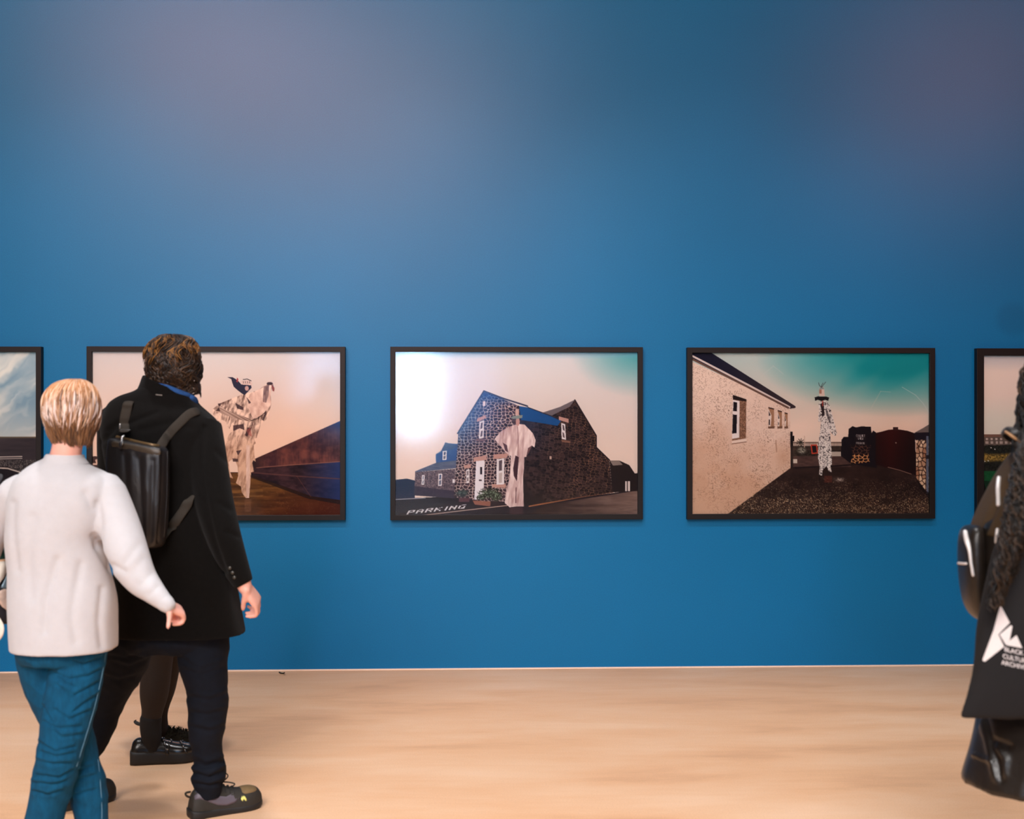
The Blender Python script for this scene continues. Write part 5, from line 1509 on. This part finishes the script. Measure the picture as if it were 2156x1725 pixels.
for i in range(190):
    th = rnd.uniform(0, 2 * math.pi); t0 = rnd.uniform(.0, .5)
    if rs.open_face(th, t0 + .2): continue
    curl([rs.S(th, t0), rs.S(th, t0 + .18, .008), rs.S(th, t0 + .36, .01), rs.S(th, min(1, t0 + .54), .012)], rnd.uniform(.003, .0055), rnd.uniform(.006, .012), rnd.uniform(3, 5), rnd.choice(RC))
for i in range(260):
    u = rnd.random() ** .8; end = rnd.uniform(1150, 1288) if u < .8 else rnd.uniform(1080, 1240)
    # left edge of the tress at the heights 930, 1000, 1100, 1200, 1300
    def edge(y): return np.interp(y, [880, 940, 1000, 1100, 1200, 1310], [2158, 2150, 2134, 2116, 2096, 2080])
    wdt = lambda y: np.interp(y, [900, 1000, 1100, 1200, 1310], [60, 62, 52, 42, 24])
    dz = rnd.uniform(-.345, -.285); y0 = rnd.uniform(880, 930)
    ys = [y0, 1000, 1000 + (end - 1000) * .5, end]
    P_ = [r.P(edge(y) + wdt(y) * u + rnd.uniform(-4, 4), y, d) for y, d in zip(ys, (-.11, dz * .72, dz, dz - .01))]
    curl(P_, rnd.uniform(.0018, .0036), rnd.uniform(.005, .011), rnd.uniform(6, 11), rnd.choice(RC))
hm.build('hair', hair_mat, rp, colors=True)

# her leather backpack, seen from the side
bk = empty('backpack', r.P(2110, 1320, .04))
tag(bk, 'dark leather backpack with silver zips at the right edge, under long curls', 'backpack')
ol = mat('olive_brown_leather', col(74, 56, 38), spec=.2, rough=.6, var=.15, scale=14)
b_ = MB(); b_.add(loft(r.rings([(932, 2186, 18, .06), (960, 2172, 36, .09), (1000, 2158, 48, .11), (1050, 2142, 59, .12), (1095, 2130, 68, .125), (1125, 2126, 74, .125)], dz=.0, e=2.6), n=56)); flap = b_.build('flap', ol, bk, remesh=.006, relax=3, disp=creases([([(2066, 1130), (2098, 1062), (2122, 1015)], .008, 6)]))
b_ = MB(); b_.add(loft(r.rings([(1080, 2130, 52, .10), (1120, 2124, 68, .112), (1180, 2122, 72, .12), (1250, 2124, 72, .12), (1296, 2128, 62, .11), (1318, 2132, 40, .08)], dz=.0, e=2.8), n=56)); bod = b_.build('body', lth, bk, remesh=.006, relax=3, disp=ripple(.006, 12, 14, 3))
b_ = MB(); b_.add(loft(r.rings([(1106, 2054, 8, .03), (1114, 2048, 16, .05), (1140, 2045, 20, .06), (1200, 2046, 21, .065), (1260, 2052, 20, .06), (1292, 2060, 15, .05), (1306, 2068, 8, .03)], dz=-.03, e=2.6), n=40)); poc = b_.build('pocket', lth, bk, remesh=.005, relax=3)
vb = [bvh_of(flap), bvh_of(bod), bvh_of(poc)]
zip_silver = mat('pale_silver_zip', col(236, 226, 222), rough=.35, metal=.25)
def zipline(pts, w_, nm, mtl=zip_silver, off=.003):
    q = [hit(vb, x, y, off) for x, y in pts]; q = [p for p in q if p is not None]
    if len(q) > 1: MB().add(tube(q, w_, n=8, sub=4)).build(nm, mtl, bk)
zipline([(2034, 1121), (2038, 1140), (2043, 1160), (2046, 1185), (2050, 1211)], [.0058, .0072, .005, .0042, .0042], 'zip')
zipline([(2105, 1008), (2103, 1030), (2103, 1050), (2104, 1064)], [.006, .006, .0055, .006], 'zip')
zipline([(2101, 1116), (2100, 1128), (2098, 1142)], [.0045, .0055, .004], 'zip')
zipline([(2020, 1186), (2030, 1187), (2036, 1187)], .0035, 'buckle')
hd = MB(); hd.add(tube([r.P(2165, 922, -.06), r.P(2140, 911, -.06), r.P(2120, 906, -.04), r.P(2113, 911, .0), r.P(2124, 921, .05), r.P(2150, 930, .06), r.P(2170, 934, .05)], [.008, .011, .012, .012, .012, .011, .008], n=14, sub=5, flat=.4, hint=UP * .8 + RGT * .6)); hd.build('carry_handle', leather_mat, bk)
hd = MB(); hd.add(tube([r.P(2117, 909, -.052), r.P(2130, 918, -.075), r.P(2149, 932, -.075)], [.0034, .004, .003], n=8, sub=4)); hd.build('handle_edge', mat('tan_leather_edge', col(176, 132, 92), rough=.5), bk)

# black cotton tote with its print
tb = empty('tote_bag', r.P(2200, 1512, -.2))
tag(tb, 'black cotton tote bag with white angular emblem and lettering at the right edge', 'bag')
tote_mat = mat('black_cotton', col(23, 19, 20), rough=.9, var=.12, scale=120, bump=.3, bump_scale=500)
RTT = [(1122, 2228, 112, .016), (1135, 2226, 116, .03), (1200, 2221, 129, .04), (1310, 2215, 147, .045), (1400, 2211, 147, .045), (1455, 2206, 155, .04), (1500, 2201, 164, .026), (1512, 2200, 165, .012)]
b_ = MB(); b_.add(loft(r.rings(RTT, dz=-.23, e=2.8), n=72)); tote = b_.build('body', tote_mat, tb, remesh=.0055, relax=2, disp=ripple(.004, 7, 4, 6))
tv = bvh_of(tote)
MB().add(tube([r.P(2190, 1140, -.26), r.P(2196, 1040, -.23), r.P(2206, 972, -.10), r.P(2214, 955, .0)], .016, n=10, flat=.2, hint=RGT)).build('strap', tote_mat, tb)
MB().add(tube([r.P(2250, 1140, -.24), r.P(2244, 1040, -.20), r.P(2230, 965, -.06), r.P(2222, 950, .0)], .016, n=10, flat=.2, hint=RGT)).build('strap', tote_mat, tb)
ink = mat('white_ink', col(240, 226, 222), rough=.7, var=.04, scale=200)
def lg(x, y): return (2010 + x / 5.39, 1100 + y / 5.39)
def inked(polys, nm):
    """Flat shapes laid on the bag: each polygon is cut into a fine fan that follows the cloth."""
    mb_ = MB()
    for poly in polys:
        bm = bmesh.new(); vs = [bm.verts.new((x, y, 0)) for x, y in poly]; bm.faces.new(vs)
        bmesh.ops.triangulate(bm, faces=bm.faces)
        bmesh.ops.subdivide_edges(bm, edges=bm.edges, cuts=5, use_grid_fill=True)
        bm.verts.index_update(); P_ = [hit(tv, v.co.x, v.co.y, .0016) for v in bm.verts]
        F_ = [tuple(v.index for v in f.verts) for f in bm.faces]
        bm.free()
        if all(p is not None for p in P_): mb_.add((P_, F_))
    return mb_.build(nm, ink, tb)
inked([[lg(*p) for p in q] for q in ([(512, 955), (528, 958), (625, 1140), (495, 1272), (440, 1225)], [(440, 1225), (495, 1272), (560, 1410), (345, 1582), (318, 1568), (322, 1548)],
       [(508, 1274), (636, 1168), (654, 1180), (621, 1342), (580, 1392)], [(621, 1342), (700, 1281), (766, 1428), (582, 1393)])], 'emblem')
def lettering(txt, x, y, hgt, ux, uy):
    cu_ = bpy.data.curves.new('lettering', 'FONT'); cu_.body = txt; cu_.size = 1.0; cu_.offset = .012
    o = bpy.data.objects.new('lettering', cu_); scene.collection.objects.link(o)
    dg = bpy.context.evaluated_depsgraph_get(); me = bpy.data.meshes.new_from_object(o.evaluated_get(dg))
    vv = [v.co.copy() for v in me.vertices]; ff = [tuple(p.vertices) for p in me.polygons]
    bpy.data.objects.remove(o); bpy.data.meshes.remove(me)
    k = hgt / .70
    P_ = []
    for v in vv:
        px, py = x + (v.x * ux - v.y * -uy * -1) * k, y + (v.x * uy) * k - v.y * k
        px += v.y * k * .12
        P_.append(hit(tv, px, py, .0018))
    return P_, ff
lm = MB()
for txt, x, y in (('BLACK', 562, 1462), ('CULTURAL', 545, 1540), ('ARCHIVES', 530, 1612)):
    P_, ff = lettering(txt, *lg(x, y), 9.4, .97, .215)
    if all(p is not None for p in P_): lm.add((P_, ff))
    else: print('LETTERING MISSED', txt)
lm.build('lettering', ink, tb)

# scrap of cable left at the foot of the wall
q0 = on_wall(596, 1412, .03)
def fl(px, py, h):
    d = at(px, py, 1) - CAM; t = -(CAM.z - h) / d.z
    return CAM + d * t
cs = MB().add(tube([fl(588, 1416, .004), fl(592, 1418, .004), fl(597, 1418, .005), fl(599, 1417, .012) , fl(598, 1416.5, .02)], [.004, .0045, .004, .003, .002], n=8))
o = cs.build('cable_scrap', mat('dark_cable', col(50, 46, 30), rough=.6), None, base=fl(594, 1418, 0))
tag(o, 'tiny dark curl of cable lying on the floor at the foot of the wall', 'scrap')

for o in scene.objects:
    if '_base' in o: del o['_base']
